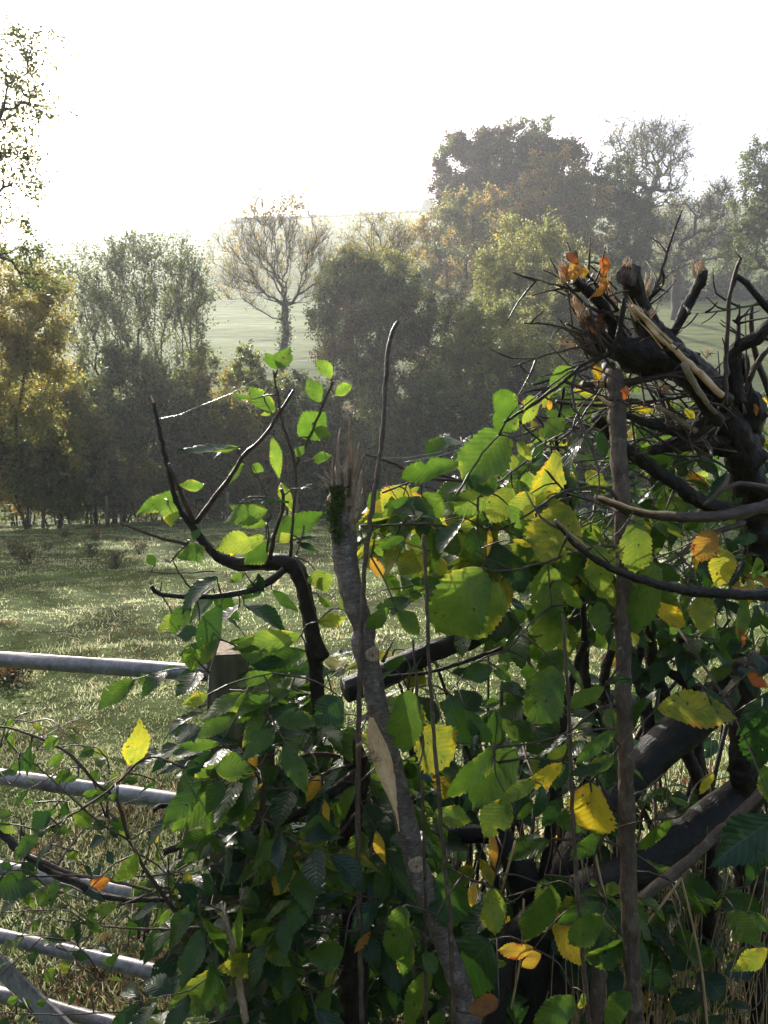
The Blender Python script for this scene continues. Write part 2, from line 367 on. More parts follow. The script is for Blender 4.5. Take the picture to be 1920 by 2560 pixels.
def leaves_cards(mb, C, size, tint, aspect=.6):
    n = len(C); a = rng.normal(size=(n, 3)); a /= np.linalg.norm(a, axis=1)[:, None]
    b = np.cross(a, rng.normal(size=(n, 3))); b /= np.linalg.norm(b, axis=1)[:, None]
    c = np.cross(a, b)
    a = a*size[:, None]*.5; b = b*size[:, None]*.5*aspect; k = c*size[:, None]*.12
    V = np.stack([C - a, C + b + k, C + a, C - b + k], 1).reshape(-1, 3); i = np.arange(n)*4
    T = np.concatenate([np.stack([i, i + 1, i + 2], 1), np.stack([i, i + 2, i + 3], 1)])
    mb.add(V, T, None, np.repeat(tint, 4))

def clump(C, s=.5):
    return np.sin(C[:, 0]*s*1.7 + 2*np.sin(C[:, 2]*s)) * np.sin(C[:, 2]*s*2.1 + 1.5*np.sin(C[:, 0]*s*.8 + C[:, 1]*s)) 
def lobes_tips(lobes, D, n, shell=.5, thick=.8):
    out = []; A = [l[2]*l[3] for l in lobes]; s = sum(A)
    for l, a in zip(lobes, A):
        k = max(4, int(n*a/s)); dd = l[4] if len(l) > 4 else 0
        c = at(l[0], l[1], D + dd); rx = l[2]*D/F; rz = l[3]*D/F; ry = .5*(rx + rz)*thick
        v = rng.normal(size=(k, 3)); v /= np.linalg.norm(v, axis=1)[:, None]
        r = rng.random(k)**(1/3.0*(1 - shell) + .02) if shell < 1 else np.ones(k)
        r = r*(1 + .10*rng.normal(size=k)); 
        out.append(c + v*r[:, None]*np.array([rx, ry, rz]))
    return np.concatenate(out)

def tree(name, label, basex, D, lobes, ntips=140, nleaf=12000, size=.14, tint=(.35, .1), trunk_top=None, r0=.22, cat='tree', spread=.55,
         stems=1, alpha=.35, group='trees and bushes beyond the pasture', tintfn=None, outer=.6, ivy=None, wob=.07, shell=.5, thick=.8, minr=.012, mat=None, ntw=9, tl=.8, up=.35, dens=2.2):
    nleaf = int(nleaf*dens); size = size*1.12
    X = (basex - PW/2)/F*D; base = np.array([X, D, g1(X, D) - .05])
    root = empty(name, base, label, cat, group)
    tops = lobes_tips(lobes, D, ntips, shell, thick)
    gl = gz(tops[:, 0], tops[:, 1]); tops[:, 2] = np.maximum(tops[:, 2], gl + .25)
    trunks = []
    for s_ in range(stems):
        off = np.array([rng.uniform(-1, 1)*.5*(lobes[0][2]*D/F), rng.uniform(-.5, .5)*1.2, 0]) if stems > 1 else np.zeros(3)
        b = base + off; b[2] = g1(b[0], b[1]) - .05
        if trunk_top is not None: tp = at(trunk_top[0], trunk_top[1], D) + off*.9
        else: tp = b*.5 + (tops.mean(0) + off)*.5
        if stems > 1: tp = tp + rng.normal(size=3)*.4
        k = max(4, int(np.linalg.norm(tp - b)/.7)); ss = np.linspace(0, 1, k)[:, None]
        ch = b + (tp - b)*ss; ch[1:-1] += rng.normal(size=(k - 2, 3))*.06; trunks.append(ch)
    P, w, chains, nt = grow(trunks, tops, alpha=alpha, wob=wob)
    minr = minr*.7; rad = minr*np.power(w, math.log(r0/minr)/math.log(max(w.max(), 3)))
    tb = MB(); i0 = 0
    for ch in trunks:
        k = len(ch); rr = rad[i0:i0 + k].copy(); rr[0] *= 1.35; tube(tb, ch, np.maximum(rr, minr*1.5), 8, rough=.05); i0 += k
    for idx in chains: tube(tb, P[idx], rad[idx], 4 if rad[idx[0]] < .06 else 6, cap=False)
    # fine twigs: thin three-sided cones
    B = []; E = []
    for c in chains:
        m = len(c); k = max(2, int(ntw*rng.uniform(.6, 1.4))); q = rng.uniform(.25, 1.0, k)*(m - 1); f = np.clip(q.astype(int), 0, m - 2); fr = (q - f)[:, None]
        Q = P[np.array(c)]; b = Q[f]*(1 - fr) + Q[f + 1]*fr; ax = norm(Q[-1] - Q[0]); d = rng.normal(size=(k, 3))*.75 + ax*.8 + [0, 0, up]; d /= np.linalg.norm(d, axis=1)[:, None]
        B.append(b); E.append(b + d*tl*rng.uniform(.35, 1.1, k)[:, None]*(D/40)**.5)
    B = np.concatenate(B); E = np.concatenate(E); n = len(B); d = E - B; a = np.cross(d, rng.normal(size=(n, 3))); a /= np.linalg.norm(a, axis=1)[:, None]; b2 = np.cross(d, a); b2 /= np.linalg.norm(b2, axis=1)[:, None]
    rt = minr*.9; V = np.stack([B + rt*(a*math.cos(t) + b2*math.sin(t)) for t in (0, 2.1, 4.2)] + [E], 1).reshape(-1, 3); i = np.arange(n)*4
    tb.add(V, np.concatenate([np.stack([i, i + 1, i + 3], 1), np.stack([i + 1, i + 2, i + 3], 1), np.stack([i + 2, i, i + 3], 1)]))
    tb.build('trunk', M_tbark, root)
    # leaves round the outer twigs
    wt = rng.uniform(.3, 1.7, n)*np.repeat(1, n); pick = rng.choice(n, nleaf, p=wt/wt.sum()); f = rng.uniform(.15, 1.05, nleaf)[:, None]
    tn = rng.normal(size=n)*tint[1]*.8; li = MB()
    Cs = [B[pick] + d[pick]*f + rng.normal(size=(nleaf, 3))*spread*.28]; Ts = [tn[pick]]
    Cs = np.concatenate(Cs); Ts = np.concatenate(Ts) + tint[0] + rng.normal(size=len(Cs))*tint[1]*.7
    if tintfn: Ts = tintfn(Cs, Ts)
    leaves_cards(li, Cs, size*rng.uniform(.6, 1.35, len(Cs)), np.clip(Ts, 0, 1))
    li.build('crown', mat or M_far, root)
    if ivy:
        ib = MB(); z1 = at(basex, ivy[0], D)[2]; k = ivy[1]; tr = trunks[0]
        s = rng.random(k); f = s*(len(tr) - 1); fi = np.clip(f.astype(int), 0, len(tr) - 2); fr = (f - fi)[:, None]
        pt = tr[fi]*(1 - fr) + tr[fi + 1]*fr; pt = pt[pt[:, 2] < z1]; pt = pt + rng.normal(size=pt.shape)*np.array([ivy[2], ivy[2], .3])
        leaves_cards(ib, pt, size*rng.uniform(.7, 1.3, len(pt)), np.clip(.15 + rng.normal(size=len(pt))*.08, 0, 1)); ib.build('ivy', M_far, root)
    return root

# --- near left: big tree reaching in from outside the frame
tree('oak_tree', 'tall leafy tree reaching in at the top left with grey green drooping sprays', -420, 21,
     [(-160, 330, 120, 160), (20, 195, 85, 110), (110, 110, 60, 30), (40, 270, 70, 70), (130, 260, 55, 30), (0, 440, 90, 110), (90, 440, 60, 60), (20, 610, 90, 70), (110, 690, 60, 45)],
     ntips=260, nleaf=9000, dens=1.15, size=.085, tint=(.33, .09), trunk_top=(-330, 500), r0=.32, spread=.24, outer=.45, minr=.006, group='trees at the left of the pasture')
def warm(C, T): return T + np.clip((C[:, 2] - 2.5)*.02, -.06, .06)
tree('maple_tree', 'small maple in bright yellow and orange autumn leaf at the left edge', -60, 27,
     [(20, 780, 150, 150), (-60, 900, 200, 200), (100, 850, 75, 90), (60, 980, 110, 110), (110, 740, 60, 50)],
     ntips=220, nleaf=19000, size=.10, tint=(.545, .05), r0=.2, spread=.35, minr=.007, tintfn=warm, group='trees at the left of the pasture')
# --- the tree line
tree('willow_tree', 'grey green willow with upright see-through twigs between the maple and the bare ash', 350, 38,
     [(345, 740, 190, 120), (250, 690, 90, 90), (430, 700, 95, 110), (330, 640, 60, 65), (480, 760, 60, 80), (345, 850, 190, 120), (250, 800, 90, 90)], ntips=520, nleaf=15000, size=.11, tint=(.36, .05), trunk_top=(350, 1080), r0=.11, stems=14, dens=1.35, ntw=12, tl=1.1, up=.8,
     alpha=.8, spread=.22, outer=.8, wob=.05, shell=.25, minr=.009)
tree('ash_tree', 'nearly bare ash with a few yellow leaves and an ivy-clad trunk against the hillside', 700, 50,
     [(690, 600, 120, 110), (730, 545, 45, 60), (590, 640, 65, 90), (820, 630, 45, 90), (610, 740, 70, 40), (790, 720, 45, 40), (640, 530, 40, 40), (700, 660, 130, 90)], ntips=330, nleaf=2600, size=.16, tint=(.64, .05), trunk_top=(712, 760), r0=.22, alpha=.7, spread=.3, dens=1, ntw=13, tl=1.9, up=1.1,
     ivy=(700, 3200, .22), shell=.3, minr=.012, wob=.13)
tree('ash_tree', 'second nearly bare ash, behind the dark ivy tree in the middle', 950, 54,
     [(950, 600, 75, 65), (900, 640, 50, 50), (1000, 640, 50, 50)], ntips=150, nleaf=1700, size=.16, tint=(.62, .06), trunk_top=(945, 720), r0=.22, alpha=.75, spread=.3, dens=1, ntw=8, tl=1.7, up=.7, shell=.6, minr=.016)
tree('ivy_tree', 'dark ivy-grown tree with a yellow top, left of the purple-brown bush', 910, 43,
     [(905, 760, 95, 120), (880, 690, 60, 60), (960, 700, 70, 70), (1010, 700, 45, 45), (830, 800, 60, 90)], ntips=170, nleaf=12500, size=.14, tint=(.26, .12), r0=.3, spread=.42,
     tintfn=lambda C, T: T + np.clip((C[:, 2] - 10)*.10, 0, .3))
tree('hawthorn_bush', 'purple-brown bush in the middle of the tree line', 1010, 40,
     [(1010, 900, 200, 150), (960, 850, 120, 110), (1090, 850, 110, 90), (1040, 780, 70, 60), (900, 950, 120, 140)], ntips=240, nleaf=21000, size=.125, tint=(.55, .33), r0=.15, spread=.4, stems=5, cat='bush',
     tintfn=lambda C, T: np.where(clump(C, 1.1) + rng.normal(size=len(C))*.5 > .1, .97, .36) + rng.normal(size=len(T))*.05)
tree('hazel_bush', 'yellow-green rounded bush in front of the pale willow', 1260, 38,
     [(1250, 870, 115, 110), (1320, 960, 110, 110), (1190, 960, 110, 120), (1210, 820, 60, 60)], ntips=190, nleaf=15000, size=.12, tint=(.49, .07), r0=.12, spread=.36, stems=4, cat='bush')
tree('sallow_tree', 'pale silvery green rounded tree between the oak and the yellow-green bush', 1320, 48,
     [(1310, 690, 120, 120), (1260, 660, 70, 80), (1380, 640, 80, 70), (1330, 780, 150, 120), (1430, 760, 90, 120)], ntips=220, nleaf=17000, size=.15, tint=(.53, .05), r0=.22, spread=.42, stems=3)
tree('alder_tree', 'grey green bush between the sallow and the far pasture', 1500, 46,
     [(1480, 800, 110, 140), (1420, 900, 120, 140), (1540, 900, 90, 110)], ntips=170, nleaf=12000, size=.15, tint=(.33, .06), r0=.2, spread=.4, stems=3, cat='bush')
# dark understory
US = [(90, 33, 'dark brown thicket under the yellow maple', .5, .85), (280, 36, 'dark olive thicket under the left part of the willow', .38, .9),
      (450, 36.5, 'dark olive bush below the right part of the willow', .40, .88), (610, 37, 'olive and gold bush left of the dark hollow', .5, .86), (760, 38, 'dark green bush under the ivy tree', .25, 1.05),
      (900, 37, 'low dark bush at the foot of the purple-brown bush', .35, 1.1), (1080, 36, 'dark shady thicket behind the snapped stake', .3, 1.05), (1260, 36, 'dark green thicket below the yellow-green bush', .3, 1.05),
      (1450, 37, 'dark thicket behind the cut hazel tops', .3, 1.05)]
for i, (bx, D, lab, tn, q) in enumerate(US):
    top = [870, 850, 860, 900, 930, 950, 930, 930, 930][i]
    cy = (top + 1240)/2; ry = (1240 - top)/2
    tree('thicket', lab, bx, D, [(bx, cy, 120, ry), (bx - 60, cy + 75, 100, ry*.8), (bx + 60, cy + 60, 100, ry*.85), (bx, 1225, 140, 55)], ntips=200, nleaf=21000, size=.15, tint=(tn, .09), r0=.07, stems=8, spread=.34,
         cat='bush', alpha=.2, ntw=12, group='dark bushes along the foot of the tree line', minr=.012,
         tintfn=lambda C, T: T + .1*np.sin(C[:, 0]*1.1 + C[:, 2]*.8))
# long dark hedge bottom under the trees
hb = MB(); root = empty('field_hedge', (-8, 41, g1(-8, 41)), 'long dark unkempt hedge closing off the pasture below the trees', 'hedge')
n = 90000; X = rng.uniform(-26, 16, n); Dh = 40.5 + rng.normal(size=n)*.7 + .04*X; u_ = rng.random(n)
gap = (.5 + .5*np.sin(X*1.7 + 1.3*np.sin(X*.53)))**3
top = 3.4 + .6*np.sin(X*.8) + .5*np.sin(X*2.3 + 1); h_ = top*u_**.8; keep = (h_ > gap*.8) | (rng.random(n) < .25); X, Dh, h_ = X[keep], Dh[keep], h_[keep]
leaves_cards(hb, np.stack([X, Dh, gz(X, Dh) + h_], 1), rng.uniform(.10, .2, len(X)), np.clip(.32 + .12*np.sin(X*.9) + rng.normal(size=len(X))*.1, 0, 1)); hb.build('foliage', M_far, root)
hb = MB()
for k in range(150):
    x = rng.uniform(-26, 16); d = 40.5 + rng.normal()*.5 + .04*x; z = g1(x, d); tube(hb, [(x, d, z - .1), (x + rng.normal()*.2, d, z + 1.2), (x + rng.normal()*.6, d, z + 3)], [.05, .04, .015], 5, cap=False)
hb.build('stems', M_tbark, root)
# --- the oaks on the slope
tree('oak_tree', 'big brown-leaved oak with a domed crown on the skyline', 1290, 88,
     [(1270, 410, 150, 100), (1180, 450, 100, 90), (1380, 420, 90, 80), (1240, 560, 170, 120), (1120, 430, 50, 60), (1400, 520, 90, 100), (1220, 430, 130, 100), (1330, 390, 100, 75)], ntips=430, nleaf=24000, size=.27, tint=(.88, .06), r0=.6, spread=.75, minr=.03,
     tintfn=lambda C, T: .36 + .62*(clump(C, .6) + rng.normal(size=len(C))*.3 > -.25) + rng.normal(size=len(C))*.04, trunk_top=(1280, 560), dens=3.6, ntw=14)
tree('oak_tree', 'golden brown oak in front of the domed oak', 1360, 78,
     [(1390, 470, 90, 80), (1340, 540, 120, 100), (1440, 560, 100, 110), (1280, 620, 110, 100)], ntips=240, nleaf=13000, size=.24, tint=(.76, .08), r0=.5, spread=.65, minr=.03,
     tintfn=lambda C, T: np.where(clump(C, .6) + rng.normal(size=len(C))*.4 < -.1, .40, T))
tree('field_maple', 'ochre autumn tree on the left shoulder of the oaks', 1150, 74,
     [(1130, 620, 100, 120), (1200, 560, 90, 80), (1090, 720, 70, 90)], ntips=190, nleaf=11000, size=.22, tint=(.68, .1), r0=.4, spread=.6, minr=.025,
     tintfn=lambda C, T: np.where(clump(C, .6) + rng.normal(size=len(C))*.4 < 0, .36, T))
tree('ivy_tree', 'dark green ivy-covered tree at the right flank of the oaks', 1580, 86,
     [(1540, 480, 75, 80), (1590, 590, 55, 100), (1520, 560, 100, 110), (1590, 680, 70, 90)], ntips=210, nleaf=13000, size=.26, tint=(.18, .1), r0=.5, spread=.65, minr=.03)
tree('oak_tree', 'open thin-leaved oak standing against the sky right of the domed oak', 1600, 96,
     [(1610, 400, 105, 90), (1560, 350, 70, 50), (1680, 400, 60, 80), (1640, 340, 60, 50), (1660, 520, 60, 60)], ntips=330, nleaf=2100, dens=1, ntw=9, tl=1.4, size=.26, tint=(.45, .2), r0=.6, spread=.7, minr=.045, trunk_top=(1620, 480), alpha=.25, wob=.2, shell=.3)
tree('oak_tree', 'low spreading leafless oak on the far hillside', 1680, 100,
     [(1740, 560, 90, 60), (1800, 500, 50, 45), (1700, 640, 70, 40), (1800, 620, 60, 50), (1660, 560, 50, 50)], ntips=260, nleaf=3000, dens=1, ntw=14, tl=1.5, size=.28, tint=(.5, .15), r0=.55, spread=.7, minr=.055, trunk_top=(1690, 640), alpha=.2, wob=.25, shell=.3)
tree('oak_tree', 'dark leafy oak cut off by the right edge of the picture', 1960, 78,
     [(1930, 420, 80, 90), (1900, 520, 80, 70), (1880, 620, 80, 60), (1990, 500, 120, 150)], ntips=260, nleaf=9500, size=.24, tint=(.33, .08), r0=.6, spread=.55, minr=.03)
for lab, bx, D, lb, n_ in [('dark rounded bush in the far hedge', 1835, 112, [(1830, 690, 45, 45)], 2200), ('far hedge of dark brambles above the sunny strip of pasture', 1740, 113, [(1650, 745, 60, 22), (1740, 735, 70, 28), (1850, 730, 90, 32), (1950, 725, 80, 30)], 6500),
                           ('small conical bush standing behind the far hedge', 1850, 120, [(1850, 650, 26, 45)], 1500), ('sparse hedge bank with pale gaps left of the rounded bush', 1680, 118, [(1660, 690, 60, 40)], 1600)]:
    tree('hedge' if 'hedge of' in lab else 'bush', lab, bx, D, lb, ntips=90, nleaf=n_, size=.34, tint=(.24, .1), r0=.1, stems=3, spread=.55, cat='hedge' if 'hedge of' in lab else 'bush', minr=.03, group='far hedge line')
tree('bush', 'tiny lone tree on the skyline left of the domed oak', 1070, 335, [(1070, 512, 10, 9)], ntips=30, nleaf=500, size=1.0, tint=(.25, .08), r0=.3, spread=.5, cat='tree', minr=.08, group='skyline trees')
# distant wood on the skyline: one mass
wb = MB(); n = 9000; uu = rng.uniform(545, 1090, n); Dw = rng.uniform(338, 362, n); X = (uu - PW/2)/F*Dw
hh = rng.random(n)*np.interp(uu, [545, 600, 760, 1000, 1090], [2, 4.0, 3.0, 2.4, 4.5])
leaves_cards(wb, np.stack([X, Dw, gz(X, Dw) + hh], 1), rng.uniform(1.0, 2.0, n), np.clip(.25 + rng.normal(size=n)*.06, 0, 1), .9)
tag(wb.build('distant_wood', M_far), 'thin dark line of woodland along the skyline', 'woodland', kind='stuff')

# ------------------------------------------------------------ stock fence at the far side of the pasture
posts = [(-40, 'beside the left frame edge'), (105, 'first in view from the left'), (265, 'second in view from the left'), (420, 'behind the cut hornbeam twig'), (568, 'left of the hornbeam stem'), (740, 'right behind the snapped stake'), (905, 'behind the tall bare cane')]
tops_ = []
for x_, w_ in posts:
    D = 33.0 + x_*.001; X = (x_ - PW/2)/F*D; z = g1(X, D)
    mb = MB(); tube(mb, [(X, D, z - .3), (X + .01, D, z + .5), (X + .02, D, z + 1.25), (X + .02, D, z + 1.3)], [.075, .07, .068, .05], 8)
    tag(mb.build('fence_post', M_post), 'round timber post of the far stock fence, ' + w_, 'fence post', 'posts of the far stock fence'); tops_.append((X, D, z))
for k, hgt in enumerate((.35, .7, 1.05)):
    mb = MB(); tube(mb, [(a, b - .07, c + hgt) for a, b, c in tops_], .006, 4)
    tag(mb.build('fence_wire', M_galv), ('lowest', 'middle', 'top')[k] + ' wire of the far stock fence under the trees', 'wire', 'wires of the far stock fence')
mb = MB(); a, b = at(-400, 610, 62), at(2400, 622, 62)
tube(mb, [a + (b - a)*t - np.array([0, 0, 1.2*math.sin(math.pi*t)]) for t in np.linspace(0, 1, 24)], .014, 4)
tag(mb.build('overhead_wire', M_tbark), 'thin dark overhead wire crossing in front of the oaks', 'wire')

# dead weeds in the pasture
for i, (wx, wy, q) in enumerate([(30, 1395, 'by the left frame edge, higher one'), (115, 1385, 'in front of the first fence post'), (62, 1425, 'low and dark near the left edge'), (160, 1335, 'tall and thin, closest to the trees'),
                                 (225, 1395, 'broad, between the tall weeds'), (285, 1430, 'in the sunny strip'), (345, 1385, 'just right of the sunny strip'), (235, 1350, 'small, in the tree shade'), (18, 1735, 'at the frame edge just below the top gate rail')]):
    D = 3200/max(60, (wy - 1150 - 60)); X, = ((wx - PW/2)/F*D,); z = g1(X, D); mb = MB()
    for k in range(26):
        hgt = rng.uniform(.10, .32)*(.5 if D < 8 else 1.0); a = np.array([X + rng.normal()*.05, D + rng.normal()*.05, z - .01]); e = a + np.array([rng.normal()*.08, rng.normal()*.08, hgt])
        tube(mb, [a, (a + e)/2 + rng.normal(size=3)*.01, e], [.006, .005, .003], 3)
        c = e + rng.normal(size=(8, 3))*.03; leaves_cards(mb, c, rng.uniform(.03, .06, 8), np.full(8, 1.0))
    tag(mb.build('dead_weed', M_dry), 'brown withered weed in the pasture, ' + q, 'weed', 'withered weeds in the pasture')
# ------------------------------------------------------------ gate and gate post
vp = (-4194, 1367); gdir = norm(ray(*vp))            # direction the gate runs, away to the left
groot = None
rails = [(1648, 39), (1943, 39), (2173, 37), (2345, 36), (2492, 36)]
g0 = at(0, 1648, 1.85)
gate = empty('field_gate', (g0[0], g0[1], g1(g0[0], g0[1])), 'galvanised tubular steel field gate running off to the left', 'gate')
hd = norm([gdir[0], gdir[1], 0])
for y_, w_ in rails:
    p = at(0, y_, 1.85); p[:2] = g0[:2]
    a = p - gdir*.60; b = p + gdir*2.6; mb = MB(); r = w_*1.85/F/2
    tube(mb, [a + (b - a)*t for t in np.linspace(0, 1, 40)], r, 20); mb.build('rail', M_galv, gate)
zt = at(0, 1648, 1.85)[2]; zb = at(0, 2492, 1.85)[2]
for t_, nm in ((-.60, 'end_stile'), (2.6, 'end_stile')):
    mb = MB(); c = g0 + gdir*t_
    tube(mb, [(c[0], c[1], c[2] + .0), (c[0], c[1], c[2] - .4), (c[0], c[1], c[2] - (zt - zb) - .01)], .021, 14); mb.build(nm, M_galv, gate)
# flat diagonal brace
a = at(-120, 2268, 1.93); b = at(205, 2585, 1.70); mb = MB(); ax = norm(b - a); up = norm(np.cross(ax, [0, 1, 0])); fw = norm(np.cross(ax, up))
w_, th = .024, .004; V = []
for e in (a, b):
    for s1, s2 in ((-1, -1), (1, -1), (1, 1), (-1, 1)): V.append(e + up*w_*s1 + fw*th*s2 + fw*(.024 if fw[1] < 0 else -.024))
mb.add(V, [(0, 1, 2), (0, 2, 3), (4, 6, 5), (4, 7, 6), (0, 5, 1), (0, 4, 5), (1, 6, 2), (1, 5, 6), (2, 7, 3), (2, 6, 7), (3, 4, 0), (3, 7, 4)]); mb.build('brace', M_galv, gate, False)
# post
pc = at(602, 1660, 1.50); pz0, pz1 = g1(pc[0], pc[1]) - .1, at(560, 1646, 1.42)[2]
post = empty('gate_post', (pc[0], pc[1], 0), 'square weathered timber gate post beside the end of the gate', 'gate post')
mb = MB(); hw = .060; ang = .16; prof = []
for k in range(4):
    cx, cy = [(-1, -1), (1, -1), (1, 1), (-1, 1)][k]; nx, ny = [(1, -1), (1, 1), (-1, 1), (-1, -1)][k]
    for t in np.linspace(0, .96, 10):
        x, y = cx + (nx - cx)*t, cy + (ny - cy)*t; c = .90 if abs(abs(x) - 1) < .02 and abs(abs(y) - 1) < .02 else 1
        prof.append((x*c*hw, y*c*hw))
prof = np.array(prof); ca, sa = math.cos(ang), math.sin(ang); prof = prof @ np.array([[ca, sa], [-sa, ca]])
zs = np.concatenate([np.linspace(pz0, pz1 - .012, 40), [pz1 - .004, pz1]]); n = len(prof); V = []
for i, z in enumerate(zs):
    k = 1 if i < 40 else (.985 if i == 40 else .955)
    j = prof*k + pc[:2] + rng.normal(size=prof.shape)*.0007; V.append(np.column_stack([j, np.full(n, z)]))
V.append([[pc[0], pc[1], pz1 + .001]]); V = np.concatenate(V); T = []
for i in range(len(zs) - 1):
    for k in range(n): a, b = i*n + k, i*n + (k + 1) % n; T += [(a, b, b + n), (a, b + n, a + n)]
mb.add(V, T); mb.build('post_body', M_post, post)
mb = MB(); e = (len(zs) - 1)*n; Vt = V[e:e + n].copy(); Vt[:, 2] += .002; Vt = np.vstack([Vt, [pc[0], pc[1], pz1 + .004]])
mb.add(Vt, [(k, (k + 1) % n, n) for k in range(n)])
M_end = plain('post end grain', (.33, .25, .16), .8, .5, 120); mb.build('end_grain', M_end, post)

# ------------------------------------------------------------ leaves of the foreground
def proto(kind):
    n = 23; t = np.linspace(0, 1, n)
    if kind == 'hornbeam': w = np.sin(np.pi*t**.80)**.78*(1 - .5*t**4)
    elif kind == 'hazel': w = np.clip(np.sin(np.pi*t**.92), 0, 1)**.5*(1 - .35*t**5) ; w[-2] *= .55; w[-3] *= .85
    else: w = np.sin(np.pi*t**.9)**.7
    w[0] = w[-1] = 0
    ser = np.where(np.arange(n) % 2 == 0, 1.0, .88); ser[0] = 1
    us = np.array([-1, -.5, 0, .5, 1]); V = []; U = []
    for i in range(n):
        for u in us:
            k = ser[i] if abs(u) == 1 else 1
            y = t[i] - (0.02 if abs(u) == 1 and i % 2 else 0) + .10*abs(u)*w[i]*(1 - t[i])
            V.append((u*.5*w[i]*k, y, 0)); U.append((u, t[i]))
    V = np.array(V); U = np.array(U); T = []
    for i in range(n - 1):
        for k in range(4): a = i*5 + k; T += [(a, a + 1, a + 6), (a, a + 6, a + 5)]
    return V, U, np.array(T)
PR = {k: proto(k) for k in ('hornbeam', 'hazel', 'small')}
def leaf(mb, base, tip, nrm, w, tint, kind='hornbeam', curl=None, fold=None):
    V, U, T = PR[kind]; base = np.asarray(base, float); d = np.asarray(tip, float) - base; L = np.linalg.norm(d); d = d/L
    nrm = np.asarray(nrm, float); nrm = nrm - d*np.dot(nrm, d); nrm = norm(nrm); s = np.cross(d, nrm)
    curl = rng.uniform(-.08, .34) if curl is None else curl; fold = rng.uniform(.05, .35) if fold is None else fold
    ph = rng.uniform(0, 6.28); x = V[:, 0]*w*L*rng.uniform(.9, 1.1)*(1 + .12*np.sin(V[:, 1]*3.5 + ph) + .10*np.sin(V[:, 1]*9 + ph*2 + U[:, 0]*2)); y = V[:, 1]*L
    x = x + .10*L*rng.normal()*V[:, 1]**2*(1 - .3*V[:, 1])*.6
    z = fold*np.abs(x) - curl*L*4*(V[:, 1] - .5)**2*.5 + curl*L*.5
    tw = rng.uniform(-.5, .5); z = z + tw*x*(V[:, 1] - .3)
    z = z + .009*L*np.sin(V[:, 1]*34 + np.abs(U[:, 0])*-3.5)*np.abs(U[:, 0])            # pleats between the side veins
    z = z + .03*L*math.sin(rng.uniform(0, 6))*np.sin(V[:, 1]*5 + rng.uniform(0, 6) + 2*U[:, 0])
    if rng.random() < .22:                                                           # a bite out of the edge
        i = rng.integers(5, 18); sd = rng.choice([-1, 1]); q = (np.abs(V[:, 1] - i/22) < .035) & (U[:, 0]*sd > .9); x = np.where(q, x*.45, x)
    W = base + s*x[:, None] + d*y[:, None] + nrm*z[:, None]
    mb.add(W, T, U, np.clip(tint + rng.normal()*.015 + .03*(np.abs(U[:, 0]) > .9)*(tint > .55), 0, 1))

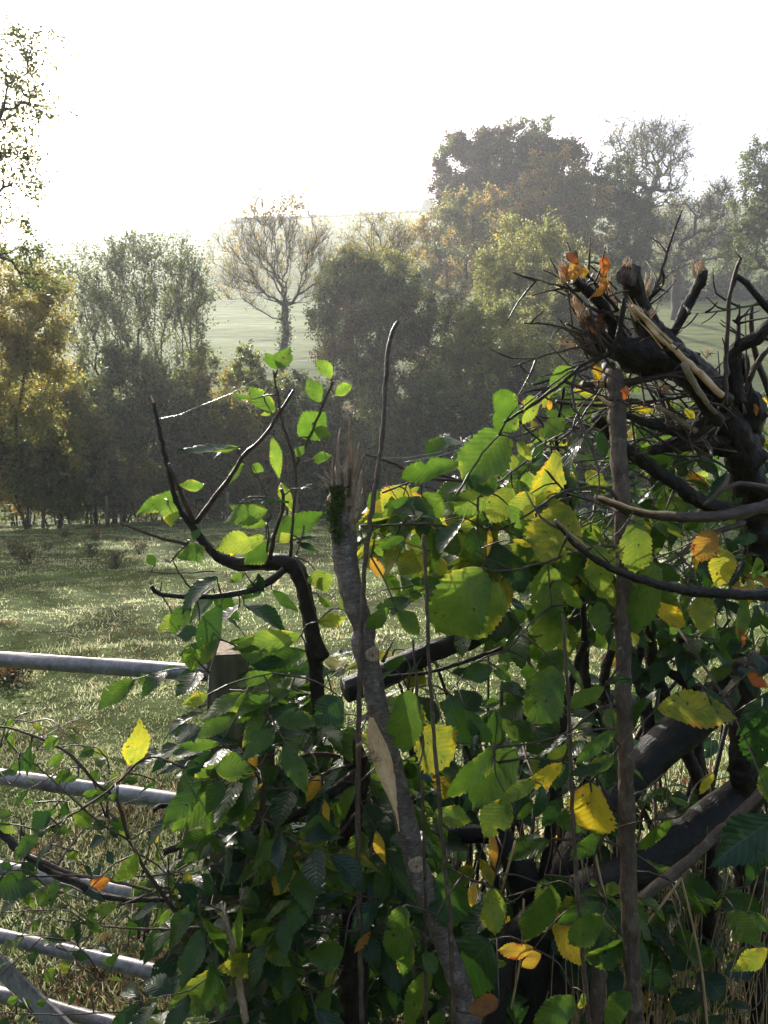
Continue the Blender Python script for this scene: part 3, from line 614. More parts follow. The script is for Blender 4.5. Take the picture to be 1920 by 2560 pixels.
class Plant:
    """one plant of the hedge: stems traced by hand, twigs and leaves that hang on them"""
    def __init__(s, name, label, cat, base, group=None, bark=None):
        s.root = empty(name, base, label, cat, group); s.nodes = []; s.limbs = []; s.tw = MB(); s.lf = MB(); s.bark = bark or M_bark; s.main = MB()
    def stem(s, c, pts, w0, w1, d0, d1=None, name=None, seg=10, mat=None, wig=.0006, ws=None, rough=.05, nodes=True, main=False, knob=.0):
        d1 = d0 if d1 is None else d1; n = len(pts); sc = CROP[c][2]; Q = []
        for i, (x, y) in enumerate(pts):
            f = i/(n - 1); D = d0 + (d1 - d0)*f; q = at(*px(c, x, y), D); w = ws[i] if ws else w0 + (w1 - w0)*f
            Q.append(list(q) + [w*sc*D/F/2])
        wid = max(q[3] for q in Q); seg = 20 if (wid > .007 and seg == 10) else seg; R = smooth_path(Q, .008 if wid > .007 else .012, 0); P, r = R[:, :3], np.abs(R[:, 3])
        P[1:-1] += rng.normal(size=(len(P) - 2, 3))*wig
        lump = np.array([mnoise.noise(Vector(p)*28) for p in P]); r = r*(1 + .12*lump)
        if knob:
            for k in range(2, len(r) - 2, 5): r[k] *= 1 + knob
        if main: mb = s.main
        elif r.mean() < .004 and not mat: mb = s.tw
        else: mb = MB()
        tube(mb, P, r, seg if r.mean() > .004 else 6, rough=rough)
        if mb is not s.main and mb is not s.tw: s.limbs.append((name or 'branch', mb, mat or s.bark))
        if nodes: s.nodes.append(P[::2])
        return P, r
    def near(s, p):
        A = np.concatenate(s.nodes); j = np.argmin(np.linalg.norm(A - p, axis=1)); return A[j]
    def petiole(s, b, maxd=.3, r=.0009):
        a = s.near(b); d = np.linalg.norm(a - b)
        if d < .004: return
        m = (a + b)/2 + np.array([0, 0, .08*d]) + rng.normal(size=3)*.06*d
        P = smooth_path([a, m, b], max(.012, d/8)); tube(s.tw, P, np.linspace(r*1.7 + .004*min(d, .4), r, len(P)), 5)
        if d > .05: s.nodes.append(P[1:])
    def hand(s, c, rows, d, dj=.06, kind='hornbeam'):
        for r in rows:
            bx, by, tx, ty, w, ti = r[:6]; mode = r[6] if len(r) > 6 else 'f'
            D = d + rng.uniform(-dj, dj); B = at(*px(c, bx, by), D); L = np.linalg.norm(at(*px(c, tx, ty), D) - B)
            Tp = at(*px(c, tx, ty), D + rng.uniform(-.25, .25)*L)
            nr = np.array([rng.normal()*.35, -1, rng.uniform(-.2, .7)]) if mode == 'f' else np.array([rng.normal()*.2, -.3, 1.0])
            if mode == 'e': nr = np.array([rng.choice([-1, 1])*.9, -.4, .3])
            s.petiole(B); leaf(s.lf, B, Tp, nr, w, ti, kind)
    def sprays(s, poly, n, d0, d1, L=(.055, .085), tint=(.38, .1), kind='hornbeam', w=.55, cnt=(4, 8), hang=.5, yellow=.035):
        D0 = d0; poly = np.array(poly, float); lo, hi = poly.min(0), poly.max(0); k = 0; tries = 0
        while k < n and tries < n*40:
            tries += 1
            x, y = rng.uniform(lo, hi)
            if not inside(x, y, poly) or (450 < x < 610 and 1560 < y < 1800) or (D0 < 1.5 and 560 < x < 830 and 1380 < y < 1700): continue
            k += 1; D = rng.uniform(d0, d1); T = at(x, y, D)
            a = s.near(T); v = T - a; dl = np.linalg.norm(v)
            if dl > .45: a = T - v/dl*.45 if False else a
            m = (a + T)/2 + np.array([0, 0, .15*dl]) + rng.normal(size=3)*.08*dl
            e = T + norm(np.array([v[0], v[1]*.5, 0]) + rng.normal(size=3)*.15*max(dl, .1))*.10 - np.array([0, 0, .03])
            P = smooth_path([a, m, T, e], .02); tube(s.tw, P, np.linspace(.0012 + .0045*min(dl, .5), .0008, len(P)), 5)
            s.nodes.append(P[len(P)//2:]) if rng.random() < .3 else None
            q = rng.integers(*cnt); base_t = tint[0] + rng.normal()*tint[1]
            if rng.random() < yellow: base_t = rng.uniform(.62, .8)
            for j in range(q):
                f = 1 - .62*j/q; i = min(len(P) - 2, int(f*(len(P) - 1))); p = P[i]; tn = norm(P[i + 1] - P[max(0, i - 1)])
                side = norm(np.cross(tn, [0, 0, 1]) + rng.normal(size=3)*.15)*(1 if j % 2 else -1)
                l = rng.uniform(*L)*(1 if j else .9); dr = norm(tn*rng.uniform(.4, .9) + side*(.9 if j else .15) + np.array([0, 0, -hang*rng.uniform(.2, 1.4)]))
                nr = np.array([rng.normal()*.45, rng.normal()*.45 - .45, .8])
                b = p + dr*.006; leaf(s.lf, b, b + dr*l, nr, w*rng.uniform(.85, 1.15), np.clip(base_t + rng.normal()*.05, 0, 1), kind)
    def finish(s, leaf_mat=None, fname='foliage', ground=True):
        if s.main.n and ground:                      # carry the stem on down into the soil
            V = np.concatenate(s.main.V); j = int(np.argmin(V[:, 2])); lo = V[j]; nb = V[np.linalg.norm(V - lo, axis=1) < .06]
            c = nb.mean(0); r = max(.003, np.linalg.norm((nb - c)[:, :2], axis=1).mean())
            if c[2] > .02: tube(s.main, [c + [0, 0, .01], [c[0] + .01, c[1] + .01, c[2]*.5], [c[0] + .02, c[1] + .03, -.05]], [r, r*1.05, r*1.25], 12)
        if s.main.n: s.main.build('stem', s.bark, s.root)
        for nm, mb, mt in s.limbs: mb.build(nm, mt, s.root)
        if s.tw.n: s.tw.build('sprays', M_twig, s.root)
        if s.lf.n: s.lf.build(fname, leaf_mat or M_leaf, s.root)
def inside(x, y, poly):
    c = False; n = len(poly); j = n - 1
    for i in range(n):
        if (poly[i][1] > y) != (poly[j][1] > y) and x < (poly[j][0] - poly[i][0])*(y - poly[i][1])/(poly[j][1] - poly[i][1]) + poly[i][0]: c = not c
        j = i
    return c
def splinters(mb, c, origin, w, length, ang, n, D, spread=.35, wid=3.0, curl=.1):
    """long torn fibres: origin/length in crop pixels, ang degrees in the picture plane (0 = right, 90 = up)"""
    sc = CROP[c][2]; a0 = math.radians(ang); nx_, ny_ = -math.sin(a0), -math.cos(a0)
    for k in range(n):
        o = rng.uniform(-.5, .5)*w; an = a0 + rng.normal()*spread*.4 - o/w*spread; L = length*rng.uniform(.25, 1.0)
        bx, by = origin[0] + nx_*o, origin[1] + ny_*o; dd = D + rng.uniform(-.5, .5)*w*sc*D/F
        P = [at(*px(c, bx - math.cos(an)*L*.25, by + math.sin(an)*L*.25), dd)]
        for t in (.35, .7, 1.0): P.append(at(*px(c, bx + math.cos(an + curl*t*rng.normal())*L*t, by - math.sin(an + curl*t*rng.normal())*L*t), dd + rng.normal()*.003))
        r = wid*rng.uniform(.5, 1.4)*sc*D/F/2
        tube(mb, P, [r, r*.9, r*.55, r*.1], 5, rough=.2)

# ============ hornbeam at the left
HB = Plant('hornbeam_bush', 'cut hornbeam with a bent dark stem and big serrated leaves beside the gate post', 'bush', at(860, 2560, 1.5)*[1, 1, 0])
st = [(1190, 2000), (1150, 1900), (1120, 1750), (1090, 1600), (1040, 1470), (960, 1440), (820, 1440), (680, 1440), (580, 1400), (480, 1300), (420, 1210), (350, 1120), (310, 980), (260, 780), (200, 490)]
HB.stem('3', st, 0, 0, 1.42, 1.34, main=True, ws=[105, 98, 92, 92, 105, 100, 80, 75, 62, 52, 42, 34, 30, 26, 22])
HB.stem('6', [(1060, 2080), (1060, 1500), (1050, 1200), (1060, 900), (1090, 720), (1040, 600), (960, 520), (890, 430), (860, 300), (850, 150), (820, 0)], 0, 0, 1.50, 1.42, main=True, ws=[150, 150, 140, 130, 120, 110, 95, 80, 75, 75, 78], rough=.07)
HB.stem('3', [(200, 490), (185, 445)], 14, 4, 1.34, name='torn_end', mat=M_torn)
for pts, a, b in [([(440, 1210), (380, 1060), (330, 960), (290, 850)], 34, 20), ([(450, 1200), (540, 1080), (640, 950), (730, 810), (860, 680), (950, 540), (1030, 415)], 34, 17),
                  ([(890, 1420), (910, 1280), (970, 1090), (955, 1000)], 28, 20), ([(1010, 1400), (1015, 1250), (1032, 1100), (1040, 870), (960, 590), (910, 300)], 22, 12), ([(1040, 870), (1120, 700), (1200, 510), (1265, 365)], 15, 13),
                  ([(730, 830), (820, 940), (890, 1090)], 11, 8), ([(480, 1345), (400, 1330), (300, 1310), (120, 1250), (0, 1200)], 26, 15), ([(975, 1480), (850, 1570), (700, 1620), (500, 1640), (250, 1630), (185, 1575)], 44, 26),
                  ([(185, 1575), (180, 1550)], 14, 5), ([(240, 1625), (245, 1545)], 9, 4), ([(560, 1490), (330, 1502), (90, 1488)], 9, 6), ([(440, 1615), (370, 1530), (310, 1420)], 12, 7), ([(400, 1200), (320, 1120), (270, 1060)], 10, 6),
                  ([(1040, 870), (1090, 840), (1150, 830)], 9, 6), ([(870, 1370), (880, 1280), (870, 1200)], 12, 8), ([(900, 1300), (820, 1280), (740, 1275)], 10, 6), ([(1090, 1220), (1070, 1310), (1040, 1400)], 14, 8),
                  ([(560, 1030), (530, 985), (490, 975)], 7, 5), ([(710, 800), (690, 760)], 10, 7)]:
    HB.stem('3', pts, a, b, 1.36, 1.32, knob=.14)
for pts, a, b in [([(1080, 720), (900, 860), (750, 950), (600, 1010), (450, 1060), (330, 1100), (170, 1100), (20, 1160)], 60, 38), ([(980, 640), (800, 630), (600, 760), (430, 870), (360, 980), (290, 1040)], 26, 14),
                  ([(360, 975), (250, 915), (120, 905), (0, 905), (-30, 930)], 32, 26), ([(1040, 680), (800, 770), (640, 850), (560, 980), (500, 1060)], 22, 10), ([(560, 395), (572, 600), (565, 780), (540, 1000)], 10, 7),
                  ([(1010, 1480), (700, 1505), (480, 1580), (370, 1640), (290, 1655)], 24, 12), ([(555, 430), (400, 560), (200, 690), (80, 770)], 9, 6), ([(420, 860), (380, 780), (355, 730)], 14, 10), ([(490, 1080), (470, 1250), (430, 1420)], 12, 7),
                  ([(1000, 1780), (860, 1790), (740, 1780)], 12, 7), ([(1000, 1790), (930, 1930), (900, 2060)], 12, 7), ([(1060, 950), (900, 1150), (700, 1190), (560, 1200)], 20, 10)]:
    HB.stem('6', pts, a, b, 1.42, 1.30, knob=.12)
HB.stem('6', [(345, 1480), (380, 1620), (430, 1850), (470, 2080)], 34, 42, 1.22, mat=M_rag, name='broken_branch')
mb = MB(); splinters(mb, '6', (345, 1490), 26, 70, 95, 8, 1.22, .15, 8); mb.build('torn_end', M_torn, HB.root)
HB.hand('3', [(935, 290, 862, 190, .7, .42), (937, 290, 1010, 155, .75, .45), (1250, 350, 1158, 235, .7, .5), (1270, 440, 1378, 385, .6, .45), (1190, 490, 1108, 350, .75, .45), (920, 545, 755, 395, .5, .48), (790, 470, 658, 440, .3, .45),
    (900, 550, 828, 562, .45, .55), (1062, 695, 1215, 535, .85, .42), (1150, 645, 1258, 690, .8, .5), (712, 755, 338, 775, .32, .08, 'g'), (700, 755, 540, 775, .38, .55), (700, 760, 540, 850, .3, .1, 'g'), (900, 690, 942, 950, .36, .5), (1045, 810, 1095, 745, .8, .48),
    (1140, 830, 1262, 800, .55, .42), (735, 850, 650, 975, .45, .5), (780, 860, 855, 900, .75, .45), (500, 980, 345, 985, .42, .45), (345, 1020, 92, 1155, .42, .42), (290, 1075, 305, 1235, .72, .52), (880, 1130, 605, 1215, .48, .5), (870, 1220, 640, 1110, .5, .48),
    (955, 965, 1015, 1145, .62, .58), (865, 1290, 550, 1330, .5, .52), (905, 1265, 1225, 1140, .42, .36), (880, 1325, 735, 1455, .7, .36), (400, 1330, 480, 1440, .95, .42), (480, 1390, 320, 1400, .6, .4), (720, 1300, 650, 1400, .5, .7), (1010, 1270, 930, 1320, .7, .6),
    (575, 1520, 365, 1740, .6, .14, 'g'), (710, 1690, 530, 1865, .82, .05, 'g'), (735, 1690, 1003, 1885, .5, .0, 'g'), (600, 1690, 450, 1985, .5, .28), (420, 1690, 300, 1860, .6, .36), (470, 1850, 330, 1860, .6, .04), (590, 1890, 420, 2085, .42, .5), (310, 1740, 225, 1870, .45, .55),
    (1155, 1480, 1230, 1620, .85, .55), (1170, 1790, 1350, 1760, .5, .55), (1180, 1640, 1260, 1700, .8, .5), (740, 1500, 650, 1560, .6, .45), (820, 1500, 850, 1620, .5, .3), (1075, 1870, 640, 1945, .3, .5), (1100, 1960, 760, 2080, .38, .34), (1050, 1320, 1170, 1370, .4, .2),
    (1030, 1300, 1200, 1290, .35, .12, 'g'), (1110, 1560, 1180, 1480, .5, .3), (900, 1600, 1060, 1730, .38, .3), (860, 1550, 720, 1660, .6, .3), (1340, 1720, 1290, 1640, .6, .5), (1000, 1900, 640, 1930, .25, .4), (530, 1900, 340, 1990, .4, .15), (1070, 1000, 1200, 1000, .45, .1, 'g'),
    (700, 1090, 1000, 1080, .2, .05, 'g'), (420, 1310, 480, 1220, .5, .4), (210, 1450, 160, 1390, .9, .35), (300, 1440, 200, 1420, .5, .1, 'g'), (1440, 1400, 1550, 1500, .7, .66)], 1.33, .05)
HB.hand('6', [(480, 110, 790, 195, .42, .3), (262, 300, 118, 355, .5, .56), (480, 320, 288, 375, .45, .46), (620, 180, 415, 255, .42, .46), (600, 300, 400, 440, .5, .4), (420, 400, 195, 530, .5, .46), (330, 560, 92, 575, .32, .45), (995, 320, 850, 460, .95, .16),
    (520, 700, 65, 850, .42, .47), (430, 720, 230, 1065, .48, .46), (290, 830, 60, 1050, .5, .46), (530, 800, 400, 1030, .5, .48), (300, 700, 500, 690, .75, .46), (520, 590, 485, 800, .36, .8), (560, 780, 480, 860, .3, .78), (870, 740, 800, 890, .55, .8), (895, 870, 922, 1005, .4, .73),
    (1000, 690, 830, 890, .36, .1, 'g'), (870, 950, 850, 1140, .95, .42), (1078, 785, 975, 1025, .3, .46), (445, 1025, 205, 1235, .5, .08, 'g'), (390, 1110, 330, 1380, .48, .1, 'g'), (565, 980, 582, 1335, .17, .42), (545, 1120, 580, 1320, .36, .42), (655, 1075, 485, 1235, .35, .46),
    (740, 1190, 650, 1410, .55, .76), (440, 1440, 392, 1910, .17, .45), (1012, 1385, 775, 1495, .33, .05, 'g'), (1190, 1410, 1040, 1660, .42, .05, 'g'), (770, 1550, 610, 1670, .42, .05, 'g'), (1005, 1690, 785, 1720, .78, .42), (500, 1595, 735, 1750, .45, .56), (585, 1735, 288, 1800, .42, .62),
    (385, 1790, 0, 2096, .45, .52), (965, 1800, 900, 1900, .5, .62), (930, 1900, 850, 2090, .5, .5), (1150, 1590, 1058, 1710, .35, .86), (1180, 1040, 1225, 1225, .36, .74), (830, 500, 760, 640, .5, .1, 'g'), (700, 440, 540, 560, .5, .1, 'g'), (900, 1210, 930, 1380, .45, .5),
    (820, 1370, 760, 1470, .5, .72), (660, 560, 470, 640, .4, .15, 'g'), (1230, 1440, 1250, 1300, .5, .1, 'g'), (560, 100, 420, 60, .6, .46), (160, 30, 165, 170, .6, .45)], 1.24, .07)
mid = [(470, 1440), (700, 1330), (820, 1420), (930, 1600), (1030, 1950), (1110, 2300), (1110, 2560), (520, 2560), (440, 2250), (470, 2050), (390, 1960), (470, 1850), (430, 1700)]
HB.sprays(mid, 75, 1.33, 1.7, tint=(.31, .11), L=(.065, .10), w=.5, yellow=.02)
HB.sprays([(520, 1660), (760, 1640), (820, 1900), (800, 2560), (470, 2560), (450, 2050)], 22, 1.18, 1.34, tint=(.32, .14), L=(.06, .095), w=.48, yellow=.03)
HB.sprays([(480, 1650), (900, 1650), (1080, 2100), (1090, 2560), (480, 2560), (440, 2000)], 75, 1.6, 2.1, tint=(.22, .12), L=(.065, .10), w=.52)
HB.finish()

# ============ snapped stake
SK = Plant('snapped_stake', 'leaning hedge stake with a snapped frayed top and a pale torn scar', 'stake', at(1230, 2600, 1.22)*[1, 1, 0], bark=M_stake)
sk = [(1700, 2080), (1640, 1900), (1570, 1700), (1500, 1500), (1400, 1230), (1345, 1000), (1285, 750), (1205, 450), (1150, 180), (1105, 0)]
pts = [px('6', *p) for p in sk] + [px('3', *p) for p in [(1450, 1850), (1400, 1700), (1350, 1500), (1325, 1300), (1318, 1150), (1320, 1020)]]
wsF = [58, 56, 55, 56, 58, 56, 53, 51, 55, 57, 56, 56, 60, 66, 66, 34]
P, r = SK.stem('F', pts, 0, 0, 1.22, 1.28, main=True, ws=wsF, seg=28, rough=.02, wig=.0004)
mb = MB()
def shard(mb, c, x0, y0, x1, y1, w, D):
    sc = CROP[c][2]; n = 9; P = []; R = []; bx = rng.normal()*w*.35
    for i in range(n):
        t = i/(n - 1); P.append(at(*px(c, x0 + (x1 - x0)*t + bx*math.sin(t*3) + rng.normal()*w*.06, y0 + (y1 - y0)*t), D + rng.normal()*.0008)); R.append(w*sc*D/F/2*((1 - t)**.75*(1 + .3*rng.normal()*t) + .04))
    tube(mb, P, np.abs(R), 6, rough=.28)
for x0, x1, y1, w in [(1340, 1380, 505, 46), (1352, 1358, 575, 40), (1310, 1308, 635, 50), (1325, 1330, 700, 38), (1385, 1392, 660, 34), (1405, 1416, 715, 40), (1430, 1448, 845, 40), (1290, 1282, 740, 34), (1270, 1262, 800, 30), (1400, 1404, 800, 44), (1420, 1434, 900, 44), (1375, 1372, 760, 50), (1350, 1345, 800, 52),
                      (1300, 1298, 830, 50), (1260, 1240, 880, 34), (1445, 1462, 860, 24), (1390, 1440, 780, 14), (1370, 1400, 620, 14), (1330, 1350, 560, 14), (1280, 1255, 720, 12)]:
    shard(mb, '3', 1320 + (x0 - 1345)*.9, 1120 + rng.uniform(-40, 130), x1, y1, w*1.1, 1.272 + rng.uniform(-.02, .012))
for x0, y0, x1, y1, w in [(1260, 980, 1148, 905, 20), (1250, 970, 1170, 925, 16), (1255, 960, 1195, 850, 14), (1265, 950, 1180, 700, 9), (1285, 900, 1265, 690, 9), (1240, 990, 1150, 960, 13), (1300, 960, 1390, 840, 14), (1230, 1000, 1195, 940, 22), (1240, 1010, 1180, 985, 14)]: shard(mb, '3', x0, y0, x1, y1, w, 1.26)
mb.build('frayed_end', M_rag, SK.root)
# scar: a tongue of bare wood set into the front of the stake
def patch(mb, c, poly_l, poly_r, D, bulge=.004):
    n = 24; L = smooth_path([list(at(*px(c, *p), D)) for p in poly_l], .01); R = smooth_path([list(at(*px(c, *p), D)) for p in poly_r], .01)
    fl = np.linspace(0, 1, n); L = np.stack([np.interp(fl, np.linspace(0, 1, len(L)), L[:, k]) for k in range(3)], 1); R = np.stack([np.interp(fl, np.linspace(0, 1, len(R)), R[:, k]) for k in range(3)], 1)
    V = []; U = []; m = 9
    for i in range(n):
        for j in range(m):
            s = j/(m - 1); p = L[i]*(1 - s) + R[i]*s; q = math.sin(math.pi*s); wd = np.linalg.norm(R[i] - L[i])
            V.append(p + np.array([0, -bulge*q*min(1, wd/.02) + .004*(1 - q), 0]) + rng.normal(size=3)*.0003); U.append((s*wd, i*.01))
    T = []
    for i in range(n - 1):
        for j in range(m - 1): a = i*m + j; T += [(a, a + 1, a + m + 1), (a, a + m + 1, a + m)]
    mb.add(V, T, U)
mb = MB(); rs = .5*55*1.24/F
patch(mb, '6', [(1142, 420), (1130, 520), (1150, 640), (1215, 800), (1285, 960), (1302, 1045)], [(1165, 425), (1200, 500), (1250, 610), (1288, 750), (1298, 880), (1310, 1045)], 1.24 - rs*.86)
mb.build('torn_scar', M_torn, SK.root)
mb = MB(); splinters(mb, '6', (1150, 600), 160, 70, 215, 30, 1.222, .6, 6); mb.build('scar_splinters', M_rag, SK.root)
def knot(root, c, x, y, w, D, mat=M_rag):
    sc = CROP[c][2]; R = w*sc*D/F/2; cc = at(*px(c, x, y), D); V = []; rings = [(0, .1), (.35, .0), (.7, .05), (1, .35), (1.25, -.2), (1.35, -1.0)]
    for k, (rr, h) in enumerate(rings):
        for j in range(16):
            a = j/16*2*math.pi; q = rr*R*(1 + .12*math.sin(3*a + k)); V.append(cc + np.array([math.cos(a)*q, -h*R*.6, math.sin(a)*q*1.1]))
    T = []
    for k in range(len(rings) - 1):
        for j in range(16): a, b = k*16 + j, k*16 + (j + 1) % 16; T += [(a, b, b + 16), (a, b + 16, a + 16)]
    mb = MB(); mb.add(V, T, np.array(V)[:, [0, 2]]); mb.build('cut_knot', mat, root)
knot(SK.root, '6', 1160, 85, 62, 1.245 - rs*1.02); knot(SK.root, '6', 1400, 1235, 66, 1.225 - rs*1.02)
mb = MB()
for k in range(1200):
    t = rng.random()**1.4; x = 1285 + rng.normal()*(30 - 14*t) + 14*math.sin(t*9) - 12*t; y = 985 + t*330; q = at(*px('3', x, y), 1.275 - .021 + rng.uniform(-.003, .003)); e = q + rng.normal(size=3)*.004 + [0, -.002, -.002]
    tube(mb, [q, (q + e)/2, e], [.0009, .0007, .0002], 3, cap=False)
mb.build('moss', M_moss, SK.root)
SK.stem('6', [(1215, 120), (1240, 60), (1270, 10)], 24, 10, 1.24)
SK.finish()

# ============ hazel pole on the right
PL = Plant('hazel_pole', 'straight upright hazel pole on the right with a row of side twigs', 'pole', at(1595, 2600, 1.22)*[1, 1, 0], bark=M_pole)
pts = [px('7', 1020, 1950), px('7', 1005, 1600), px('7', 990, 1300), px('7', 982, 1000), px('7', 975, 700), px('7', 965, 350), px('7', 960, 60), px('4', 1075, 900), px('4', 1068, 700), px('4', 1058, 450), px('4', 1045, 250), px('4', 1035, 60), px('8', 650, 1100), px('8', 640, 1010)]
PL.stem('F', pts, 0, 0, 1.22, 1.34, main=True, ws=[46, 44, 43, 42, 41, 40, 40, 40, 41, 42, 43, 42, 40, 36], seg=22, rough=.015)
for c, pts, a, b in [('7', [(940, 320), (850, 330), (700, 440), (560, 490), (350, 512), (140, 490)], 18, 6), ('7', [(950, 850), (900, 790), (850, 690), (840, 640), (920, 540)], 13, 8), ('7', [(845, 645), (740, 600), (640, 590), (520, 560)], 9, 5),
                     ('8', [(700, 1850), (660, 1790), (600, 1760), (480, 1770), (370, 1790), (250, 1860), (100, 1960)], 26, 14), ('8', [(370, 1790), (310, 1720), (250, 1655)], 11, 7), ('4', [(1050, 760), (980, 755), (880, 780), (760, 820), (620, 855), (510, 850)], 16, 7),
                     ('4', [(620, 855), (520, 810), (470, 770)], 9, 6), ('7', [(1160, 645), (1080, 710), (1010, 750)], 6, 12), ('4', [(1080, 760), (1130, 720), (1175, 695)], 9, 5), ('7', [(870, 340), (880, 290), (930, 230)], 9, 5)]:
    PL.stem(c, pts, a, b, 1.27, 1.2, knob=.15)
PL.finish()
# ============ thin upright canes
for nm, c, pts, a, b, D, lab, mt in [
    ('F', 'F', [(905, 2560), (895, 2100), (900, 1700), (910, 1440), (932, 1262), (955, 1100), (966, 920), (980, 830), (995, 805)], 14, 10, 1.22, 'tall bare brown cane rising above the leaves right of the snapped stake', M_pole),
    ('F', 'F', [(1135, 2560), (1125, 2300), (1112, 2170), (1098, 1990), (1086, 1850), (1076, 1700), (1064, 1450), (1059, 1337)], 13, 9, 1.15, 'thin straight cane standing behind the crumpled yellow-green leaf', M_pole),
    ('F', 'F', [(1475, 2600), (1450, 2300), (1435, 2100), (1425, 1850), (1412, 1600), (1406, 1535)], 13, 8, 1.16, 'thin dark cane just left of the hazel pole', M_pole),
    ('F', 'F', [(1062, 2200), (1056, 2000), (1053, 1900), (1049, 1790), (1038, 1680), (1033, 1600)], 9, 6, 1.17, 'short reddish cane close to the snapped stake', M_twig)]:
    pl = Plant('hazel_cane', lab, 'cane', at(pts[0][0], 2700, D)*[1, 1, 0], 'thin upright canes in the hedge', bark=mt)
    pl.stem(c, pts, a, b, D, D + .03, main=True, seg=10, rough=.03, knob=.16)
    if pts[0][1] < 2400: pl.stem('F', [(1066, 2620), pts[0]], 10, 9, D, main=True, seg=8)
    pl.finish()

# ============ hazel in the middle: large drooping light green leaves
HZ = Plant('hazel_bush', 'hazel with big pale green and yellow drooping leaves in the middle of the hedge', 'bush', at(1330, 2560, 1.7)*[1, 1, 0])
HZ.stem('7', [(500, 1900), (520, 1500), (600, 1000), (640, 600), (700, 250), (780, 0)], 0, 0, 1.75, 1.6, main=True, ws=[70, 62, 55, 48, 42, 40])
HZ.stem('4', [(915, 1140), (900, 900), (860, 600), (800, 350), (830, 100)], 26, 12, 1.6, 1.42, main=True)
for c, pts, a, b, d0, d1 in [('4', [(860, 640), (700, 560), (560, 520), (380, 490), (230, 490), (90, 540)], 20, 8, 1.5, 1.3), ('4', [(900, 900), (760, 700), (640, 560), (500, 700), (300, 670), (0, 675)], 20, 8, 1.55, 1.3),
                     ('4', [(390, 550), (440, 470), (500, 380), (565, 305)], 9, 7, 1.2, 1.2), ('4', [(760, 450), (800, 500), (835, 540)], 7, 5, 1.22, 1.25), ('4', [(860, 560), (700, 610), (560, 690), (420, 640)], 14, 7, 1.45, 1.3),
                     ('4', [(900, 1040), (700, 1130), (500, 1200), (280, 1270), (50, 1290)], 24, 12, 1.6, 1.5), ('4', [(850, 250), (700, 390), (560, 500), (480, 560)], 9, 6, 1.35, 1.2), ('4', [(340, 890), (200, 920), (80, 940)], 8, 5, 1.5, 1.45),
                     ('4', [(640, 240), (700, 300), (760, 350)], 11, 8, 1.3, 1.35), ('4', [(680, 190), (760, 280)], 9, 8, 1.3, 1.35), ('4', [(170, 440), (90, 400), (20, 385)], 14, 8, 1.4, 1.35), ('4', [(400, 490), (300, 460), (170, 440)], 12, 14, 1.4, 1.4),
                     ('7', [(760, 370), (640, 350), (500, 290), (390, 240)], 12, 7, 1.45, 1.35), ('7', [(640, 700), (450, 700), (330, 560)], 11, 6, 1.5, 1.2), ('4', [(465, 340), (410, 315)], 7, 4, 1.4, 1.35), ('4', [(560, 400), (465, 340)], 7, 7, 1.4, 1.4)]:
    HZ.stem(c, pts, a, b, d0, d1, knob=.12)
HZ.hand('4', [(600, 300, 420, 520, .85, .50), (560, 520, 420, 470, .9, .33), (415, 425, 158, 480, .36, .42), (800, 365, 690, 600, .5, .58), (535, 520, 375, 620, .62, .52), (620, 520, 520, 660, .75, .56), (700, 540, 620, 650, .8, .57), (850, 590, 735, 830, .78, .62),
    (505, 845, 305, 1110, .72, .50), (560, 900, 445, 1150, .7, .48), (765, 830, 745, 1075, .85, .52), (780, 1000, 760, 1200, .7, .48), (640, 190, 535, 140, .9, .42), (640, 170, 545, 290, .7, .42), (872, 35, 765, 110, .75, .50), (835, 240, 745, 320, .8, .48),
    (905, 310, 850, 510, .4, .12, 'e'), (975, 290, 1000, 400, .5, .2), (1110, 655, 1120, 870, .68, .56), (1200, 820, 1120, 1140, .42, .46), (1180, 830, 1310, 890, .4, .25), (1440, 690, 1365, 825, .6, .8), (1490, 770, 1450, 930, .6, .62), (1395, 955, 1385, 1115, .66, .6),
    (1200, 990, 1325, 1085, .5, .68), (1560, 960, 1545, 1150, .45, .45), (960, 750, 1000, 945, .6, .55), (970, 980, 985, 1125, .7, .46), (410, 665, 315, 795, .6, .08, 'g'), (450, 690, 480, 830, .6, .3), (525, 690, 515, 800, .3, .78), (965, 20, 965, 85, .7, .74), (1085, 105, 1075, 165, .5, .86),
    (770, 160, 770, 205, .6, .78), (1110, 200, 1195, 205, .45, .70), (1320, 200, 1360, 240, .6, .68), (45, 800, 90, 885, .7, .78), (700, 140, 660, 270, .6, .55), (640, 330, 700, 410, .5, .56), (620, 450, 620, 380, .6, .58), (700, 420, 740, 330, .5, .2), (430, 560, 330, 560, .5, .42),
    (200, 560, 90, 600, .4, .3), (230, 640, 215, 560, .4, .1, 'e'), (330, 660, 240, 640, .4, .15, 'g'), (180, 720, 70, 760, .4, .4), (60, 700, -30, 720, .35, .15, 'g'), (330, 900, 200, 900, .4, .35), (200, 970, 60, 1010, .4, .3), (150, 1020, 240, 1120, .6, .44), (120, 1010, 20, 1090, .5, .42),
    (620, 730, 700, 760, .4, .7), (690, 710, 640, 800, .5, .35), (760, 560, 850, 620, .5, .58), (820, 900, 900, 1010, .5, .52), (930, 900, 1040, 960, .6, .56), (1000, 890, 1040, 1010, .5, .6), (600, 1180, 560, 1290, .5, .4), (700, 1240, 670, 1300, .9, .42), (600, 590, 660, 690, .5, .5)], 1.25, .07, 'hazel')
